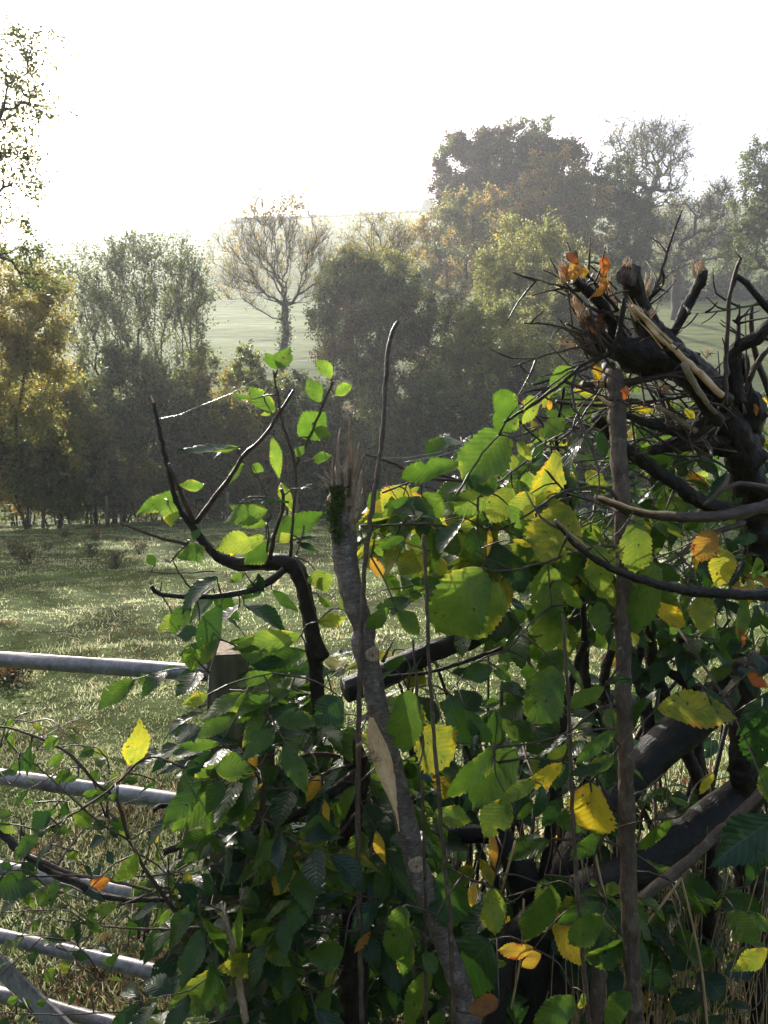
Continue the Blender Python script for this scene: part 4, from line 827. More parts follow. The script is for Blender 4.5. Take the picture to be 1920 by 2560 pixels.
HZ.hand('7', [(640, 125, 505, 405, .78, .45), (335, 515, 105, 770, .42, .42), (445, 525, 225, 810, .62, .44), (410, 770, 290, 960, .62, .5), (120, 255, 225, 520, .48, .2), (200, 340, 320, 505, .42, .14), (345, 335, 330, 510, .5, .4), (380, 380, 460, 490, .5, .48), (670, 590, 500, 690, .6, .66),
    (540, 680, 355, 795, .33, .56), (800, 685, 830, 935, .85, .68), (870, 925, 708, 1070, .38, .36), (1125, 330, 1510, 350, .48, .62), (1140, 235, 1008, 445, .28, .34, 'e'), (930, 425, 715, 585, .33, .42), (870, 225, 688, 335, .4, .48), (1005, 190, 865, 200, .28, .3), (570, 700, 520, 860, .5, .15),
    (660, 760, 560, 900, .6, .1), (520, 780, 440, 860, .5, .48), (690, 500, 590, 570, .6, .5), (690, 460, 535, 570, .3, .06, 'g'), (920, 560, 760, 640, .42, .46), (870, 340, 930, 430, .7, .42), (1030, 20, 1000, -40, .6, .6), (330, 140, 180, 170, .6, .3), (420, 200, 330, 140, .5, .44),
    (860, 600, 700, 660, .35, .3), (330, 1195, 335, 1425, .72, .55), (120, 1095, 140, 1405, .68, .34), (605, 1190, 465, 1435, .5, .32), (850, 1265, 635, 1370, .33, .36), (865, 1330, 700, 1475, .5, .42), (962, 1450, 770, 1545, .85, .47), (530, 1490, 355, 1480, .5, .8), (560, 1500, 470, 1580, .6, .78),
    (320, 1450, 60, 1700, .85, .22), (400, 1560, 300, 1540, .5, .48), (362, 1740, 205, 1775, .62, .86), (330, 925, 342, 1105, .28, .84), (725, 1720, 515, 1860, .62, .42), (990, 1690, 860, 1850, .55, .42), (770, 1700, 750, 1780, .5, .55), (250, 1170, 230, 1290, .4, .74), (810, 1150, 820, 1190, .8, .5),
    (1190, 860, 1025, 1010, .42, .44), (1280, 800, 1185, 755, .4, .48), (1395, 640, 1325, 745, .35, .66), (100, 1780, 20, 1850, .7, .44), (0, 1500, 60, 1610, .6, .45)], 1.2, .06, 'hazel')
HZ.hand('6', [(1355, 270, 1330, 620, .7, .46), (1420, 480, 1580, 690, 1.15, .62), (1340, 1445, 1290, 1760, .58, .46), (1345, 1560, 1340, 1840, .42, .5), (1480, 1790, 1325, 2090, .3, .48), (1280, 160, 1210, 220, .5, .36, 'g'), (1340, 90, 1220, 160, .5, .3), (1400, 740, 1500, 790, .4, .05, 'g')], 1.17, .03, 'hazel')
cen = [(1000, 1200), (1200, 1110), (1290, 960), (1440, 960), (1560, 1100), (1560, 1560), (1330, 1600), (1080, 1450), (940, 1330)]
HZ.sprays(cen, 60, 1.35, 1.8, tint=(.42, .10), kind='hazel', w=.7, L=(.055, .085), hang=1.0)
HZ.sprays([(1000, 1240), (1200, 1150), (1560, 1150), (1560, 1500), (1400, 1560), (960, 1480), (860, 1250)], 26, 1.7, 2.3, tint=(.25, .12), w=.5)
HZ.finish()

# ============ the cut hazel tops (upper right)
CT = Plant('cut_hazel_stool', 'tangle of sawn and torn dark hazel stems at the top right of the hedge', 'cut stump', at(1850, 2600, 1.5)*[1, 1, 0])
CT.stem('7', [(1700, 2100), (1600, 1500), (1560, 900), (1540, 500), (1560, 100)], 0, 0, 1.9, 1.7, main=True, ws=[170, 150, 135, 130, 130])
CT.stem('8', [(1600, 2250), (1530, 1900), (1480, 1650), (1450, 1450), (1500, 1300), (1470, 1150), (1468, 960)], 0, 0, 1.62, 1.42, main=True, ws=[200, 190, 200, 230, 200, 110, 60], rough=.09)
CT.stem('8', [(1500, 1600), (1400, 1400), (1300, 1230), (1180, 1090), (1050, 990), (930, 850), (850, 700), (800, 560), (765, 440)], 0, 0, 1.5, 1.3, main=True, ws=[220, 190, 150, 190, 200, 180, 140, 128, 130], rough=.05)
CT.stem('8', [(1150, 1010), (1000, 990), (850, 970), (760, 940), (690, 880), (660, 760), (600, 640), (520, 560), (430, 490)], 0, 0, 1.4, 1.24, main=True, ws=[150, 190, 200, 190, 120, 72, 66, 58, 46], rough=.07)
CT.stem('8', [(1400, 1500), (1200, 1480), (1050, 1500), (900, 1540)], 160, 60, 1.5, 1.4, main=True, rough=.1)
CT.stem('8', [(1700, 1900), (1560, 1760), (1480, 1560), (1420, 1350)], 120, 110, 1.55, 1.5, main=True, rough=.08)
# cut faces
mb = MB()
def disc(mb, c, x, y, w, D, tilt=(0, -1, .15)):
    sc = CROP[c][2]; R = w*sc*D/F/2; cc = at(*px(c, x, y), D); n = norm(tilt); a = norm(np.cross(n, [0, 0, 1])); b = np.cross(n, a); V = [cc + n*.001]; U = [(0, 0)]
    for ring in (.5, 1.0):
        for j in range(20):
            t = j/20*2*math.pi; q = R*ring*(1 + .10*math.sin(3*t + 1) + .05*rng.normal()); V.append(cc + a*math.cos(t)*q + b*math.sin(t)*q*1.1 - n*(.004*ring*ring + .002*rng.random())); U.append((math.cos(t)*q, math.sin(t)*q))
    T = [(0, 1 + j, 1 + (j + 1) % 20) for j in range(20)]
    for j in range(20): k = (j + 1) % 20; T += [(1 + j, 21 + j, 21 + k), (1 + j, 21 + k, 1 + k)]
    mb.add(V, T, U)
disc(mb, '8', 765, 455, 125, 1.275); mb.build('sawn_face', bark_material('old cut face', (.012, .008, .006), (.05, .028, .018), (.30, .17, .10), .6, 2.0), CT.root)
mb = MB()
def tf(*a, nm='torn_fibres', mt=None):
    m = MB(); splinters(m, *a); m.build(nm, mt or M_torn, CT.root)
tf('8', (750, 400), 70, 70, 75, 14, 1.28, .5, 7)
tf('8', (960, 850), 60, 330, 133, 16, 1.262, .08, 16); tf('8', (820, 700), 70, 130, 128, 16, 1.27, .35, 11); tf('8', (900, 700), 40, 90, 45, 8, 1.27, .3, 8)
tf('8', (1215, 430), 60, 80, 100, 14, 1.35, .4, 12); tf('8', (1170, 450), 20, 110, 105, 4, 1.35, .1, 8)
tf('8', (400, 470), 110, 150, 118, 26, 1.23, .5, 8); tf('8', (480, 700), 60, 160, 115, 20, 1.27, .4, 12)
tf('8', (870, 560), 50, 140, 83, 14, 1.36, .2, 10); tf('8', (1380, 1250), 50, 70, 20, 14, 1.4, 1.6, 6)
tf('8', (600, 1120), 50, 100, 175, 12, 1.33, .25, 13); tf('8', (1000, 1160), 40, 90, 160, 14, 1.36, .9, 6)
tf('8', (640, 700), 120, 300, 100, 30, 1.31, .25, 13)
tf('8', (440, 905), 60, 130, 160, 14, 1.28, .5, 7); tf('8', (1260, 950), 60, 90, 120, 12, 1.5, 1.2, 5)
tf('8', (560, 900), 150, 260, 135, 26, 1.30, .4, 16, nm='ragged_bark', mt=M_ragd); tf('8', (700, 820), 120, 260, 110, 26, 1.33, .4, 20, nm='ragged_bark', mt=M_ragd); tf('8', (600, 900), 160, 330, 120, 40, 1.285, .5, 13, nm='ragged_bark', mt=M_ragd)
for nm, c, pts, a, b, d0, d1, mt in [
    ('split_limb', '8', [(790, 650), (900, 765), (1050, 925), (1200, 1065), (1340, 1200)], 24, 46, 1.25, 1.33, M_torn), ('branch', '8', [(840, 690), (950, 830), (1090, 980), (1230, 1110), (1370, 1240)], 60, 90, 1.275, 1.36, M_bark),
    ('branch', '8', [(960, 860), (1100, 940), (1250, 1060), (1350, 1200)], 60, 110, 1.36, 1.42, M_stake),
    ('split_limb', '8', [(1105, 1005), (1150, 1100), (1220, 1210), (1300, 1310)], 44, 30, 1.27, 1.32, M_rag), ('branch', '8', [(1125, 1060), (1170, 1170), (1250, 1290), (1320, 1360)], 60, 80, 1.30, 1.35, M_bark),
    ('broken_branch', '8', [(1020, 860), (1090, 720), (1165, 580), (1205, 510), (1220, 430)], 58, 64, 1.38, 1.35, M_bark), ('branch', '8', [(1055, 990), (1020, 860)], 60, 58, 1.38, 1.38, M_bark),
    ('twig', '8', [(880, 640), (940, 520), (1000, 330), (1050, 180), (1095, 62)], 22, 9, 1.36, 1.33, M_twig), ('branch', '8', [(850, 680), (900, 600), (965, 540)], 26, 20, 1.36, 1.34, M_bark),
    ('branch', '8', [(1360, 1260), (1368, 900), (1385, 620), (1420, 450), (1455, 360)], 32, 20, 1.34, 1.30, M_twig), ('twig', '8', [(1460, 365), (1420, 320)], 10, 5, 1.3, 1.3, M_twig), ('branch', '8', [(1430, 470), (1495, 510), (1560, 600), (1640, 690), (1760, 800)], 34, 46, 1.31, 1.34, M_bark),
    ('branch', '8', [(1760, 690), (1622, 780), (1550, 850), (1470, 890), (1420, 920), (1410, 1050), (1440, 1250)], 76, 90, 1.32, 1.40, M_bark), ('branch', '8', [(1425, 900), (1440, 820), (1445, 740), (1475, 710)], 40, 16, 1.36, 1.36, M_bark), ('branch', '8', [(1440, 760), (1405, 735)], 24, 12, 1.36, 1.36, M_bark),
    ('branch', '8', [(1700, 870), (1600, 850)], 30, 20, 1.4, 1.4, M_bark), ('branch', '8', [(1525, 650), (1520, 760), (1540, 920), (1600, 1100), (1700, 1350)], 20, 44, 1.38, 1.42, M_twig), ('twig', '8', [(1680, 640), (1560, 645), (1380, 675), (1240, 692)], 16, 9, 1.36, 1.3, M_moss), ('torn_end', '8', [(1240, 692), (1140, 700)], 9, 2, 1.3, 1.3, M_torn),
    ('branch', '8', [(670, 950), (600, 965), (500, 1000), (400, 1085), (200, 1240), (0, 1365)], 30, 18, 1.28, 1.2, M_bark), ('twig', '8', [(560, 985), (430, 1040), (300, 1130), (100, 1280)], 13, 10, 1.26, 1.2, M_twig),
    ('twig', '8', [(570, 875), (400, 920), (200, 970), (50, 1030)], 16, 8, 1.27, 1.22, M_twig), ('twig', '8', [(510, 830), (350, 780), (250, 760), (120, 755)], 18, 9, 1.27, 1.22, M_twig), ('twig', '8', [(460, 560), (330, 525), (200, 490)], 16, 8, 1.26, 1.22, M_twig), ('twig', '8', [(420, 550), (340, 480), (240, 430)], 14, 8, 1.26, 1.22, M_twig),
    ('twig', '8', [(600, 700), (500, 640), (420, 560), (340, 470)], 20, 14, 1.28, 1.24, M_twig), ('branch', '8', [(700, 680), (600, 560), (540, 490), (500, 460)], 26, 14, 1.27, 1.24, M_bark), ('twig', '8', [(610, 340), (635, 276)], 5, 5, 1.22, 1.22, M_twig), ('twig', '8', [(640, 600), (625, 500), (612, 345)], 9, 5, 1.26, 1.22, M_twig),
    ('branch', '8', [(480, 1128), (600, 1135), (800, 1112), (950, 1082), (1150, 1050)], 34, 50, 1.32, 1.38, M_twig), ('branch', '8', [(575, 1192), (700, 1290), (820, 1352), (950, 1392), (1100, 1432), (1280, 1410)], 30, 66, 1.30, 1.40, M_bark), ('torn_end', '8', [(570, 1188), (610, 1225), (670, 1262)], 20, 34, 1.297, 1.297, M_torn),
    ('twig', '8', [(320, 1238), (500, 1262), (800, 1250), (1000, 1222), (1150, 1200)], 24, 20, 1.36, 1.42, M_twig), ('branch', '8', [(570, 1822), (700, 1880), (900, 1932), (1150, 1950), (1400, 1930), (1622, 1880), (1700, 1850)], 40, 84, 1.24, 1.40, M_twig), ('torn_end', '8', [(560, 1822), (640, 1840), (760, 1885), (900, 1915), (1050, 1925)], 24, 20, 1.222, 1.285, M_torn),
    ('branch', '8', [(560, 1330), (640, 1420), (760, 1540), (900, 1640), (1050, 1740), (1200, 1850), (1450, 1920)], 60, 90, 1.36, 1.50, M_bark), ('branch', '4', [(795, 650), (860, 735), (950, 805), (1080, 872), (1250, 922), (1400, 945), (1700, 960)], 14, 46, 1.12, 1.22, M_bark), ('torn_end', '4', [(795, 650), (850, 705), (920, 765)], 10, 16, 1.108, 1.125, M_rag),
    ('twig', '8', [(445, 1060), (418, 1150), (440, 1290), (490, 1420), (540, 1540), (582, 1700), (560, 1925)], 20, 9, 1.24, 1.18, M_twig), ('twig', '8', [(600, 1160), (480, 1330), (370, 1490)], 16, 10, 1.24, 1.2, M_twig), ('twig', '8', [(750, 1160), (640, 1280), (500, 1440), (360, 1560)], 10, 7, 1.3, 1.22, M_twig),
    ('twig', '8', [(740, 600), (720, 740), (690, 860), (650, 960)], 30, 26, 1.25, 1.27, M_bark), ('twig', '8', [(520, 640), (560, 800), (600, 940), (680, 1040)], 16, 18, 1.26, 1.28, M_twig), ('branch', '8', [(1650, 880), (1560, 1000), (1500, 1120), (1460, 1240)], 30, 40, 1.38, 1.42, M_twig),
    ('twig', '8', [(1180, 1420), (1000, 1300), (930, 1270)], 40, 20, 1.36, 1.34, M_rag), ('branch', '8', [(1350, 1340), (1200, 1360), (1170, 1400)], 50, 40, 1.38, 1.36, M_bark), ('branch', '4', [(1659, 520), (1520, 505), (1400, 590)], 24, 14, 1.4, 1.35, M_twig), ('branch', '4', [(1560, 660), (1400, 720), (1300, 790), (1200, 850)], 26, 12, 1.5, 1.4, M_twig),
    ('twig', '4', [(700, 100), (860, 60), (960, 10)], 12, 16, 1.3, 1.34, M_twig)]:
    CT.stem(c, pts, a, b, d0, d1, name=nm, mat=mt if mt is not M_twig or True else None, knob=.08)
    if CT.limbs and CT.limbs[-1][0] != nm and False: pass
# small random brush round the cut stems
for k in range(120):
    N = CT.nodes[rng.integers(len(CT.nodes))]; p = N[rng.integers(len(N))]; d = norm(rng.normal(size=3)*[1, .6, .8] + [-.3, 0, .1]); L = rng.uniform(.02, .09)
    if (p[2] < 1.35 and rng.random() < .5) or (p[2] > 1.90 and rng.random() < .8): continue
    P = smooth_path([p, p + d*L*.5 + rng.normal(size=3)*.07*L, p + d*L + rng.normal(size=3)*.08*L], .02); tube(CT.tw, P, np.linspace(rng.uniform(.0012, .003), .0008, len(P)), 5, rough=.1)
for k in range(70):
    x, y = rng.uniform(560, 1500), rng.uniform(1080, 1620); D = rng.uniform(1.33, 1.55); a = at(*px('8', x, y), D); an = rng.normal()*.45 + (0 if rng.random() < .7 else 1.2); L = rng.uniform(.05, .17)
    d = np.array([-math.cos(an), rng.normal()*.25, math.sin(an)]); c = CT.near(a); e = a + d*L
    P = smooth_path([c, a, e], .025) if np.linalg.norm(c - a) > .01 else smooth_path([a, (a + e)/2, e], .025); tube(CT.tw, P, np.linspace(rng.uniform(.002, .0045), .001, len(P)), 6, rough=.1)
for k in range(16):
    x, y = rng.uniform(420, 760), rng.uniform(520, 1000); a = at(*px('8', x, y), rng.uniform(1.25, 1.33)); an = rng.uniform(1.6, 2.9); L = rng.uniform(.04, .12); e = a + np.array([math.cos(an)*L, rng.normal()*.02, math.sin(an)*L])
    tube(CT.tw, smooth_path([CT.near(a), a, e], .02), [.003]*1 + [.0026] if False else .0016, 5, rough=.15)
DL = MB()
for c, bx, by, tx, ty, w, t, D in [('8', 395, 320, 450, 410, .7, .97, 1.22), ('8', 450, 380, 425, 510, .75, .83, 1.21), ('8', 470, 400, 480, 490, .7, .80, 1.215), ('8', 405, 400, 380, 480, .6, .96, 1.225), ('8', 612, 342, 600, 480, .62, .885, 1.22), ('8', 630, 485, 530, 605, .5, .82, 1.22), ('8', 570, 480, 640, 530, .6, .84, 1.225),
                                 ('8', 560, 1010, 575, 1110, .6, .74, 1.28), ('8', 760, 1140, 735, 1230, .5, .86, 1.28), ('8', 540, 690, 500, 790, .8, .98, 1.27), ('8', 520, 760, 600, 830, .8, .97, 1.27), ('8', 600, 700, 560, 800, .7, .98, 1.28), ('8', 1540, 1250, 1550, 1330, .5, .85, 1.4), ('4', 1540, 1100, 1550, 1180, .5, .9, 1.25), ('4', 1560, 1110, 1530, 1090, .5, .92, 1.25)]:
    leaf(DL, at(*px(c, bx, by), D), at(*px(c, tx, ty), D + rng.normal()*.01), np.array([rng.normal()*.5, -1, .2]), w, t, 'hornbeam', curl=.3, fold=.5)
DL.build('dead_leaves', M_dry, CT.root)
CT.finish()

# ============ hornbeam behind and right
RB = Plant('hornbeam_bush', 'hornbeam growing behind the hazel pole, dark glossy and yellowing leaves', 'bush', at(1750, 2500, 1.9)*[1, 1, 0])
RB.stem('7', [(1350, 1600), (1380, 900), (1250, 500), (1150, 250), (1090, 0), (1110, -280)], 0, 0, 2.0, 1.8, main=True, ws=[80, 70, 62, 60, 60, 50])
RB.stem('7', [(1350, 900), (1290, 300), (1240, 60), (1270, -260)], 80, 50, 2.0, 1.9, main=True); RB.stem('7', [(1100, 120), (1190, 160), (1300, 230), (1390, 250)], 40, 50, 1.95, 1.95, main=True)
RB.stem('7', [(840, 620), (830, 400), (790, 280), (770, 100), (800, -60), (850, -320)], 62, 35, 1.95, 1.9, main=True, rough=.08); RB.stem('7', [(1000, -300), (1050, 0), (1020, 140), (1070, 300), (1100, 520)], 40, 60, 1.9, 1.9, main=True, rough=.1)
RB.stem('7', [(900, 600), (870, 250), (880, 130), (915, 0), (960, -260)], 56, 36, 2.0, 1.95, main=True, rough=.1); RB.stem('4', [(1370, 1240), (1340, 1150), (1290, 1120), (1240, 1110)], 40, 20, 2.0, 1.9)
RB.hand('4', [(1370, 405, 1515, 465, .5, .16, 'g'), (1505, 450, 1415, 560, .4, .05, 'g'), (1560, 815, 1505, 935, .4, .05, 'g'), (1385, 815, 1420, 925, .9, .25), (1310, 655, 1290, 730, .7, .1, 'g'), (1480, 930, 1425, 1070, .35, .05, 'g'), (1560, 700, 1540, 640, .5, .46), (1659, 640, 1570, 660, .5, .3),
    (1620, 800, 1600, 900, .6, .4), (1180, 530, 1120, 590, .5, .1, 'g'), (1500, 600, 1560, 560, .5, .3), (1620, 720, 1500, 740, .5, .25), (980, 440, 1040, 500, .5, .05, 'g'), (1430, 610, 1350, 640, .4, .1, 'g'), (1500, 1100, 1460, 1190, .5, .3), (1610, 1000, 1590, 1100, .6, .2), (1300, 1100, 1380, 1090, .5, .25)], 1.5, .1)
RB.hand('7', [(1700, 850, 1365, 1100, .55, .12), (1640, 880, 1560, 1200, .4, .14), (1680, 250, 1495, 460, .42, .14), (1630, 330, 1605, 640, .55, .22), (1640, 600, 1670, 800, .5, .5), (1660, 1490, 1475, 1600, .45, .62), (1360, 240, 1450, 400, .45, .2), (1300, 180, 1270, 240, .6, .2), (1560, 160, 1660, 240, .4, .9)], 1.25, .05)
RB.sprays([(1480, 940), (1920, 960), (1920, 1700), (1540, 1650), (1560, 1200)], 80, 1.55, 2.2, tint=(.32, .16), w=.52, yellow=.06)
RB.sprays([(1180, 1060), (1500, 960), (1920, 1050), (1920, 1550), (1250, 1500)], 60, 2.2, 3.0, tint=(.35, .13), w=.5, yellow=.06)
RB.sprays([(1300, 980), (1450, 930), (1560, 980), (1900, 960), (1900, 1100), (1300, 1100)], 34, 1.7, 2.6, tint=(.55, .08), w=.6, yellow=.2, L=(.04, .06))
RB.finish()

# ============ thick laid stems low on the right
for nm, lab, c, pts, ws, d0, d1, mt in [
    ('laid_stem', 'thick dark stem slanting up right behind the hazel pole, the upper one', '7', [(1760, 20), (1659, 90), (1480, 170), (1370, 330), (1190, 480), (1020, 640), (880, 800), (760, 980), (640, 1300), (600, 1900)], [120, 120, 120, 170, 190, 180, 170, 170, 190, 200], 1.95, 1.7, M_laid),
    ('laid_stem', 'thickest black laid stem running across the lower right behind the hazel pole', '7', [(1600, 700), (1400, 850), (1200, 990), (1020, 1100), (850, 1180), (680, 1240), (540, 1340), (400, 1480), (330, 1900)], [165, 190, 200, 190, 180, 160, 130, 110, 120], 1.8, 1.55, M_laid),
    ('laid_stem', 'thinner laid stem with pale lichen streaks just below the thickest one', '7', [(1720, 640), (1590, 770), (1400, 950), (1250, 1090), (1080, 1220), (950, 1340), (860, 1500), (820, 1900)], [44, 46, 48, 52, 56, 62, 70, 80], 1.7, 1.5, M_pole),
    ('laid_stem', 'dark broken limb lying level between the snapped stake and the hazel leaves', '4', [(520, 1110), (440, 1140), (330, 1170), (200, 1230), (80, 1290), (-60, 1340)], [60, 80, 90, 100, 110, 110], 1.75, 1.6, M_laid),
    ('laid_stem', 'mossy stub with a green top low in the dark middle of the hedge', '7', [(360, 900), (400, 1000), (480, 1150), (520, 1400), (500, 1700)], [80, 120, 170, 190, 200], 1.7, 1.7, M_laid),
    ('laid_stem', 'dark log lying low behind the hedge from the stake to the stub', '7', [(-200, 1100), (-40, 960), (120, 940), (260, 930), (380, 950)], [60, 80, 90, 90, 80], 1.8, 1.8, M_laid),
    ('fallen_log', 'brown log lying on the grass at the right edge behind the laid stems', '7', [(1000, 1260), (1200, 1210), (1400, 1190), (1659, 1210), (1900, 1230)], [90, 100, 110, 120, 120], 2.6, 2.5, M_stake)]:
    sc = CROP[c][2]; n = len(pts); Q = []
    for i, p in enumerate(pts):
        D = d0 + (d1 - d0)*i/(n - 1); q = at(*px(c, *p), D); Q.append(list(q) + [ws[i]*sc*D/F/2])
    if nm == 'laid_stem' and pts[-1][1] > 1350: e = Q[-1]; Q.append([e[0] - .05, e[1], -.05, e[3]*1.2])
    R = smooth_path(Q, .02); rr = np.abs(R[:, 3])*(1 + .10*np.array([mnoise.noise(Vector(p[:3])*16) for p in R])); mb = MB()
    tube(mb, R[:, :3] + rng.normal(size=(len(R), 3))*.0012, rr, 26, rough=.028)
    o = mb.build(nm, mt); tag(o, lab, 'log' if nm == 'fallen_log' else 'hedge stem', None if nm == 'fallen_log' else 'laid stems of the hedge')

# ============ dense shady bottom of the hedge
UB = Plant('bramble', 'dark tangle of brambles and old twigs filling the bottom of the hedge', 'bramble', at(1400, 2500, 2.0)*[1, 1, 0])
for k in range(60):
    x = rng.uniform(.05, 1.3); d = rng.uniform(1.9, 2.7); a = np.array([x, d, -.02]); e = a + [np.clip(rng.normal(), -1, 1)*.25, rng.normal()*.2, rng.uniform(.5, 1.15)]
    P = smooth_path([a, (a + e)/2 + rng.normal(size=3)*.08, e], .05); r = rng.uniform(.003, .012); tube(UB.main, P, np.linspace(r*1.3, r*.5, len(P)), 7, rough=.05); UB.nodes.append(P)
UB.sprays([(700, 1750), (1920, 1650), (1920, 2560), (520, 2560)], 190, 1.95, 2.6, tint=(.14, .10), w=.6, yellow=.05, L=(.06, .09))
UB.sprays([(1000, 1700), (1560, 1700), (1500, 2300), (1060, 2400)], 12, 1.3, 1.6, tint=(.33, .12), w=.66, yellow=.04, kind='hazel', L=(.06, .095))
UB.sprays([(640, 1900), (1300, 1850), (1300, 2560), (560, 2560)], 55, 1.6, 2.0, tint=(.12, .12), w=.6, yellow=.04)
UB.sprays([(1200, 2250), (1920, 2200), (1920, 2560), (1200, 2560)], 34, 1.4, 2.0, tint=(.32, .12), w=.7, yellow=.06, kind='hazel')
UB.finish(ground=False)

# ============ thin trailing sprays over the gate (lower left)
BR = Plant('blackthorn_spray', 'thin arching twigs with small leaves hanging across the lower gate rails', 'bush', at(-300, 2600, 1.35)*[1, 1, 0])
for pts, a, b, d0, d1 in [([(-700, 1900), (-400, 1000), (-200, 950), (0, 1150), (100, 1250), (300, 1390), (430, 1440), (520, 1500), (700, 1530), (920, 1530)], 60, 26, 1.4, 1.3), ([(1250, 2000), (1150, 1880), (960, 1600), (830, 1420), (710, 1210), (640, 990), (530, 900), (430, 780), (310, 690), (140, 620), (0, 580), (-80, 560)], 28, 10, 1.3, 1.2),
                  ([(705, 1205), (560, 1120), (430, 1010), (300, 890), (200, 800), (90, 720)], 12, 8, 1.25, 1.22), ([(240, 1165), (400, 1060), (600, 930), (750, 790), (830, 750), (910, 770), (1010, 810)], 12, 16, 1.25, 1.2), ([(160, 1290), (400, 1390), (600, 1425), (780, 1470), (950, 1492)], 24, 16, 1.33, 1.3),
                  ([(0, 1410), (400, 1400), (660, 1412), (940, 1390)], 14, 9, 1.3, 1.35), ([(310, 1640), (600, 1680), (1000, 1690), (1400, 1650)], 8, 14, 1.3, 1.3), ([(340, 2000), (430, 1820), (600, 1600), (860, 1480)], 7, 10, 1.3, 1.3), ([(0, 2150), (300, 2160), (600, 2150), (900, 2140)], 6, 9, 1.3, 1.35),
                  ([(0, 700), (100, 540), (240, 480)], 6, 4, 1.25, 1.2), ([(390, 830), (360, 900), (330, 990)], 6, 4, 1.24, 1.22), ([(0, 830), (60, 900), (110, 830)], 6, 4, 1.24, 1.22), ([(90, 720), (20, 620), (60, 520)], 6, 4, 1.22, 1.22), ([(920, 1300), (930, 1500), (960, 1600)], 9, 8, 1.3, 1.3)]:
    BR.stem('5', pts, a, b, d0, d1, knob=.15)
BR.hand('5', [(715, 800, 737, 530, .5, .6), (745, 735, 880, 705, .35, .05, 'g'), (1095, 790, 860, 865, .25, .06, 'g'), (60, 605, 60, 725, .95, .47), (325, 645, 235, 700, .6, .45), (170, 680, 140, 850, .35, .25), (345, 730, 265, 805, .5, .46), (275, 1050, 170, 1140, .85, .14), (-10, 1110, 85, 1175, .55, .52), (505, 1045, 405, 1120, .75, .47),
    (210, 1180, 85, 1295, .75, .35), (285, 1225, 200, 1385, .6, .08, 'g'), (745, 1270, 620, 1430, .6, .5), (915, 1110, 795, 1245, .7, .1, 'g'), (-20, 1450, 215, 1480, .55, .32), (605, 1420, 495, 1455, .55, .84), (640, 1570, 505, 1595, .5, .48), (865, 1560, 715, 1645, .5, .1, 'g'), (465, 1500, 580, 1545, .45, .0, 'g'), (960, 1450, 1085, 1610, .55, .03, 'g'),
    (1000, 1390, 1062, 1435, .55, .6), (440, 1640, 430, 1790, .75, .05, 'g'), (395, 1680, 365, 1760, .85, .45), (640, 940, 615, 990, .8, .45), (570, 960, 590, 990, .7, .1, 'g'), (530, 930, 450, 960, .6, .46), (180, 1000, 130, 980, .7, .42), (240, 1060, 320, 1040, .5, .4), (370, 1000, 340, 1080, .5, .2), (430, 860, 350, 880, .5, .4), (660, 850, 590, 870, .5, .5),
    (700, 1190, 650, 1150, .6, .55), (300, 1130, 220, 1170, .5, .4), (430, 1270, 360, 1310, .6, .42), (70, 1360, 0, 1330, .7, .15), (120, 1330, 200, 1400, .7, .2), (330, 1440, 260, 1500, .7, .35), (500, 1400, 440, 1340, .4, .05, 'g'), (100, 2060, 40, 2100, .8, .42), (250, 2080, 200, 2120, .8, .4), (420, 2050, 370, 2110, .7, .42), (480, 1740, 420, 1780, .5, .1, 'g'),
    (930, 1580, 860, 1680, .5, .45), (1010, 1450, 940, 1480, .4, .05, 'g'), (80, 540, 40, 580, .6, .42), (850, 880, 760, 950, .4, .2, 'e')], 1.24, .05, 'hornbeam')
BR.sprays([(0, 1750), (250, 1850), (440, 2050), (420, 2330), (200, 2330), (0, 2250)], 26, 1.25, 1.5, tint=(.36, .14), w=.6, L=(.02, .042), cnt=(3, 6), yellow=.0)
BR.sprays([(0, 2330), (400, 2330), (480, 2560), (0, 2560)], 12, 1.3, 1.5, tint=(.30, .12), w=.6, L=(.02, .04), cnt=(3, 5))
BR.sprays([(380, 2150), (560, 2100), (600, 2400), (420, 2400)], 16, 1.3, 1.55, tint=(.24, .12), w=.5, yellow=0, L=(.05, .08))
BR.finish()

# ============ dead grass and leaf litter
mb = MB()
for k in range(520):
    x = rng.normal(.62, .22); d = rng.uniform(1.6, 2.4); a = np.array([x, d, -.01]); hgt = rng.uniform(.25, .85); e = a + [rng.normal()*.10, rng.normal()*.08, hgt]
    tube(mb, smooth_path([a, (a + e)/2 + rng.normal(size=3)*.02, e + rng.normal(size=3)*.03], .12), .0013, 3, cap=False)
for pts in ([(1240, 1150), (1290, 1350), (1340, 1600), (1370, 1900)], [(1240, 1150), (1120, 1310), (1000, 1440), (850, 1490)], [(440, 970), (410, 1080), (370, 1220)], [(820, 1000), (850, 1150), (890, 1300)], [(480, 1250), (470, 1500), (420, 1780)]):
    tube(mb, smooth_path([at(*px('7', *p), 1.35) for p in pts], .02), .0022, 5)
tag(mb.build('dead_grass', M_straw), 'brown dead grass stalks standing in the lower right of the hedge', 'dead grass', kind='stuff')
mb = MB()
for k in range(2600):
    x, d = rng.uniform(-1.5, 2.0), rng.uniform(1.5, 4.2)
    if x < 0 and rng.random() < .75: continue
    b = np.array([x, d, g1(x, d) + rng.uniform(.003, .02)]); dr = norm([rng.normal(), rng.normal(), rng.normal()*.25]); leaf(mb, b, b + dr*rng.uniform(.03, .06), rng.normal(size=3)*.35 + [0, 0, 1], .6, rng.choice([.95, .97, .85, .78, .35]), 'small')
tag(mb.build('leaf_litter', M_dry), 'fallen leaves lying in the grass under the hedge and gate', 'fallen leaves', kind='stuff')
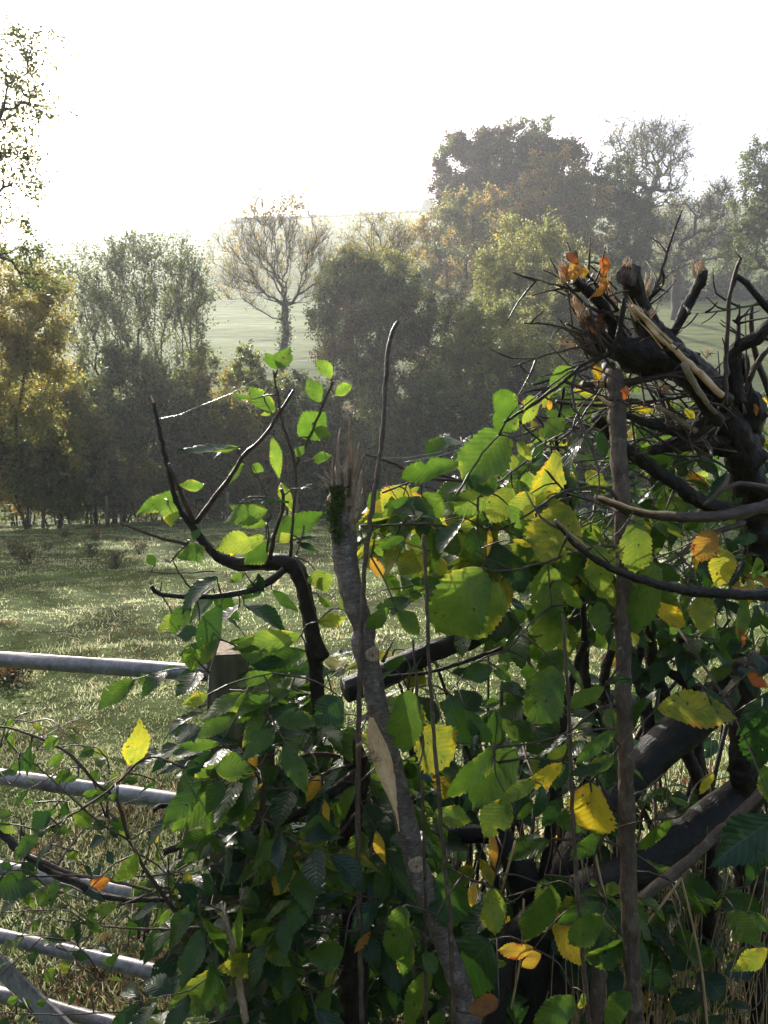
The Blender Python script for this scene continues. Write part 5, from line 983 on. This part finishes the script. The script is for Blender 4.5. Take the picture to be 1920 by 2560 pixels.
# grass that stands taller under and beyond the hedge
mb = MB(); n = 26000; X = rng.uniform(-1.6, 2.6, n); D = rng.uniform(1.6, 4.5, n); Z = gz(X, D); ang = rng.uniform(0, 6.28, n); w = np.stack([np.cos(ang), np.sin(ang), 0*ang], 1)*.0022
ln = rng.normal(size=(n, 3))*.6; ln[:, 2] = 1; ln /= np.linalg.norm(ln, axis=1)[:, None]; B = np.stack([X, D, Z - .004], 1); hh = (rng.uniform(.02, .05, n)*np.where(X > 0, 1.7, 1.0))[:, None]; M_ = B + ln*hh*.55 + [0, 0, .01]; Tt = B + ln*hh + rng.normal(size=(n, 3))*.008
V = np.stack([B - w, B + w, M_ - w*.8, M_ + w*.8, Tt], 1).reshape(-1, 3); k = np.arange(n)*5
mb.add(V, np.concatenate([np.stack([k, k + 1, k + 3], 1), np.stack([k, k + 3, k + 2], 1), np.stack([k + 2, k + 3, k + 4], 1)]), None, np.repeat(np.clip(.42 + rng.normal(size=n)*.07, 0, 1), 5))
tag(mb.build('long_grass', M_grass), 'longer lush grass round the foot of the hedge and gate', 'grass', kind='stuff')

# ============ gossamer
M_web = plain('spider silk', (.8, .8, .8), .3, .05, 30)
for c, A_, B_, D, lab in [('3', (230, 585), (480, 505), 1.32, 'spider thread from the left cut twig, lower stretch'), ('3', (480, 505), (815, 345), 1.32, 'spider thread from the left cut twig, upper stretch'), ('4', (70, 400), (330, 372), 1.3, 'spider thread right of the tall cane, upper of two'),
                       ('4', (180, 415), (460, 345), 1.3, 'spider thread right of the tall cane, lower of two'), ('3', (1310, 330), (1370, 375), 1.32, 'short spider thread on the topmost small leaves'), ('2', (1465, 655), (1600, 650), 1.3, 'spider thread at the right edge against the far oak')]:
    a, b = at(*px(c, *A_), D), at(*px(c, *B_), D); mb = MB(); tube(mb, [a, (a + b)/2 - [0, 0, .004], b], .00013, 4)
    tag(mb.build('spider_thread', M_web), lab, 'cobweb', 'spider threads on the hedge')

# ------------------------------------------------------------ haze
hz = bpy.data.materials.new('haze'); hz.use_nodes = True; t = hz.node_tree; t.nodes.clear()
ho = t.nodes.new('ShaderNodeOutputMaterial'); hv = t.nodes.new('ShaderNodeVolumePrincipled')
hv.inputs['Color'].default_value = (.93, .96, 1, 1); hv.inputs['Density'].default_value = HAZE_DENSITY; hv.inputs['Anisotropy'].default_value = .4
t.links.new(hv.outputs[0], ho.inputs['Volume'])
V = [(x, y, z) for x in (-1150, 1150) for y in (-60, 760) for z in (-6, 150)]
mb = MB(); mb.add(V, [(0, 1, 3), (0, 3, 2), (4, 6, 7), (4, 7, 5), (0, 4, 5), (0, 5, 1), (2, 3, 7), (2, 7, 6), (0, 2, 6), (0, 6, 4), (1, 5, 7), (1, 7, 3)])
o = mb.build('haze', hz, smooth=False); tag(o, 'thin morning haze filling the valley', 'haze', kind='stuff')
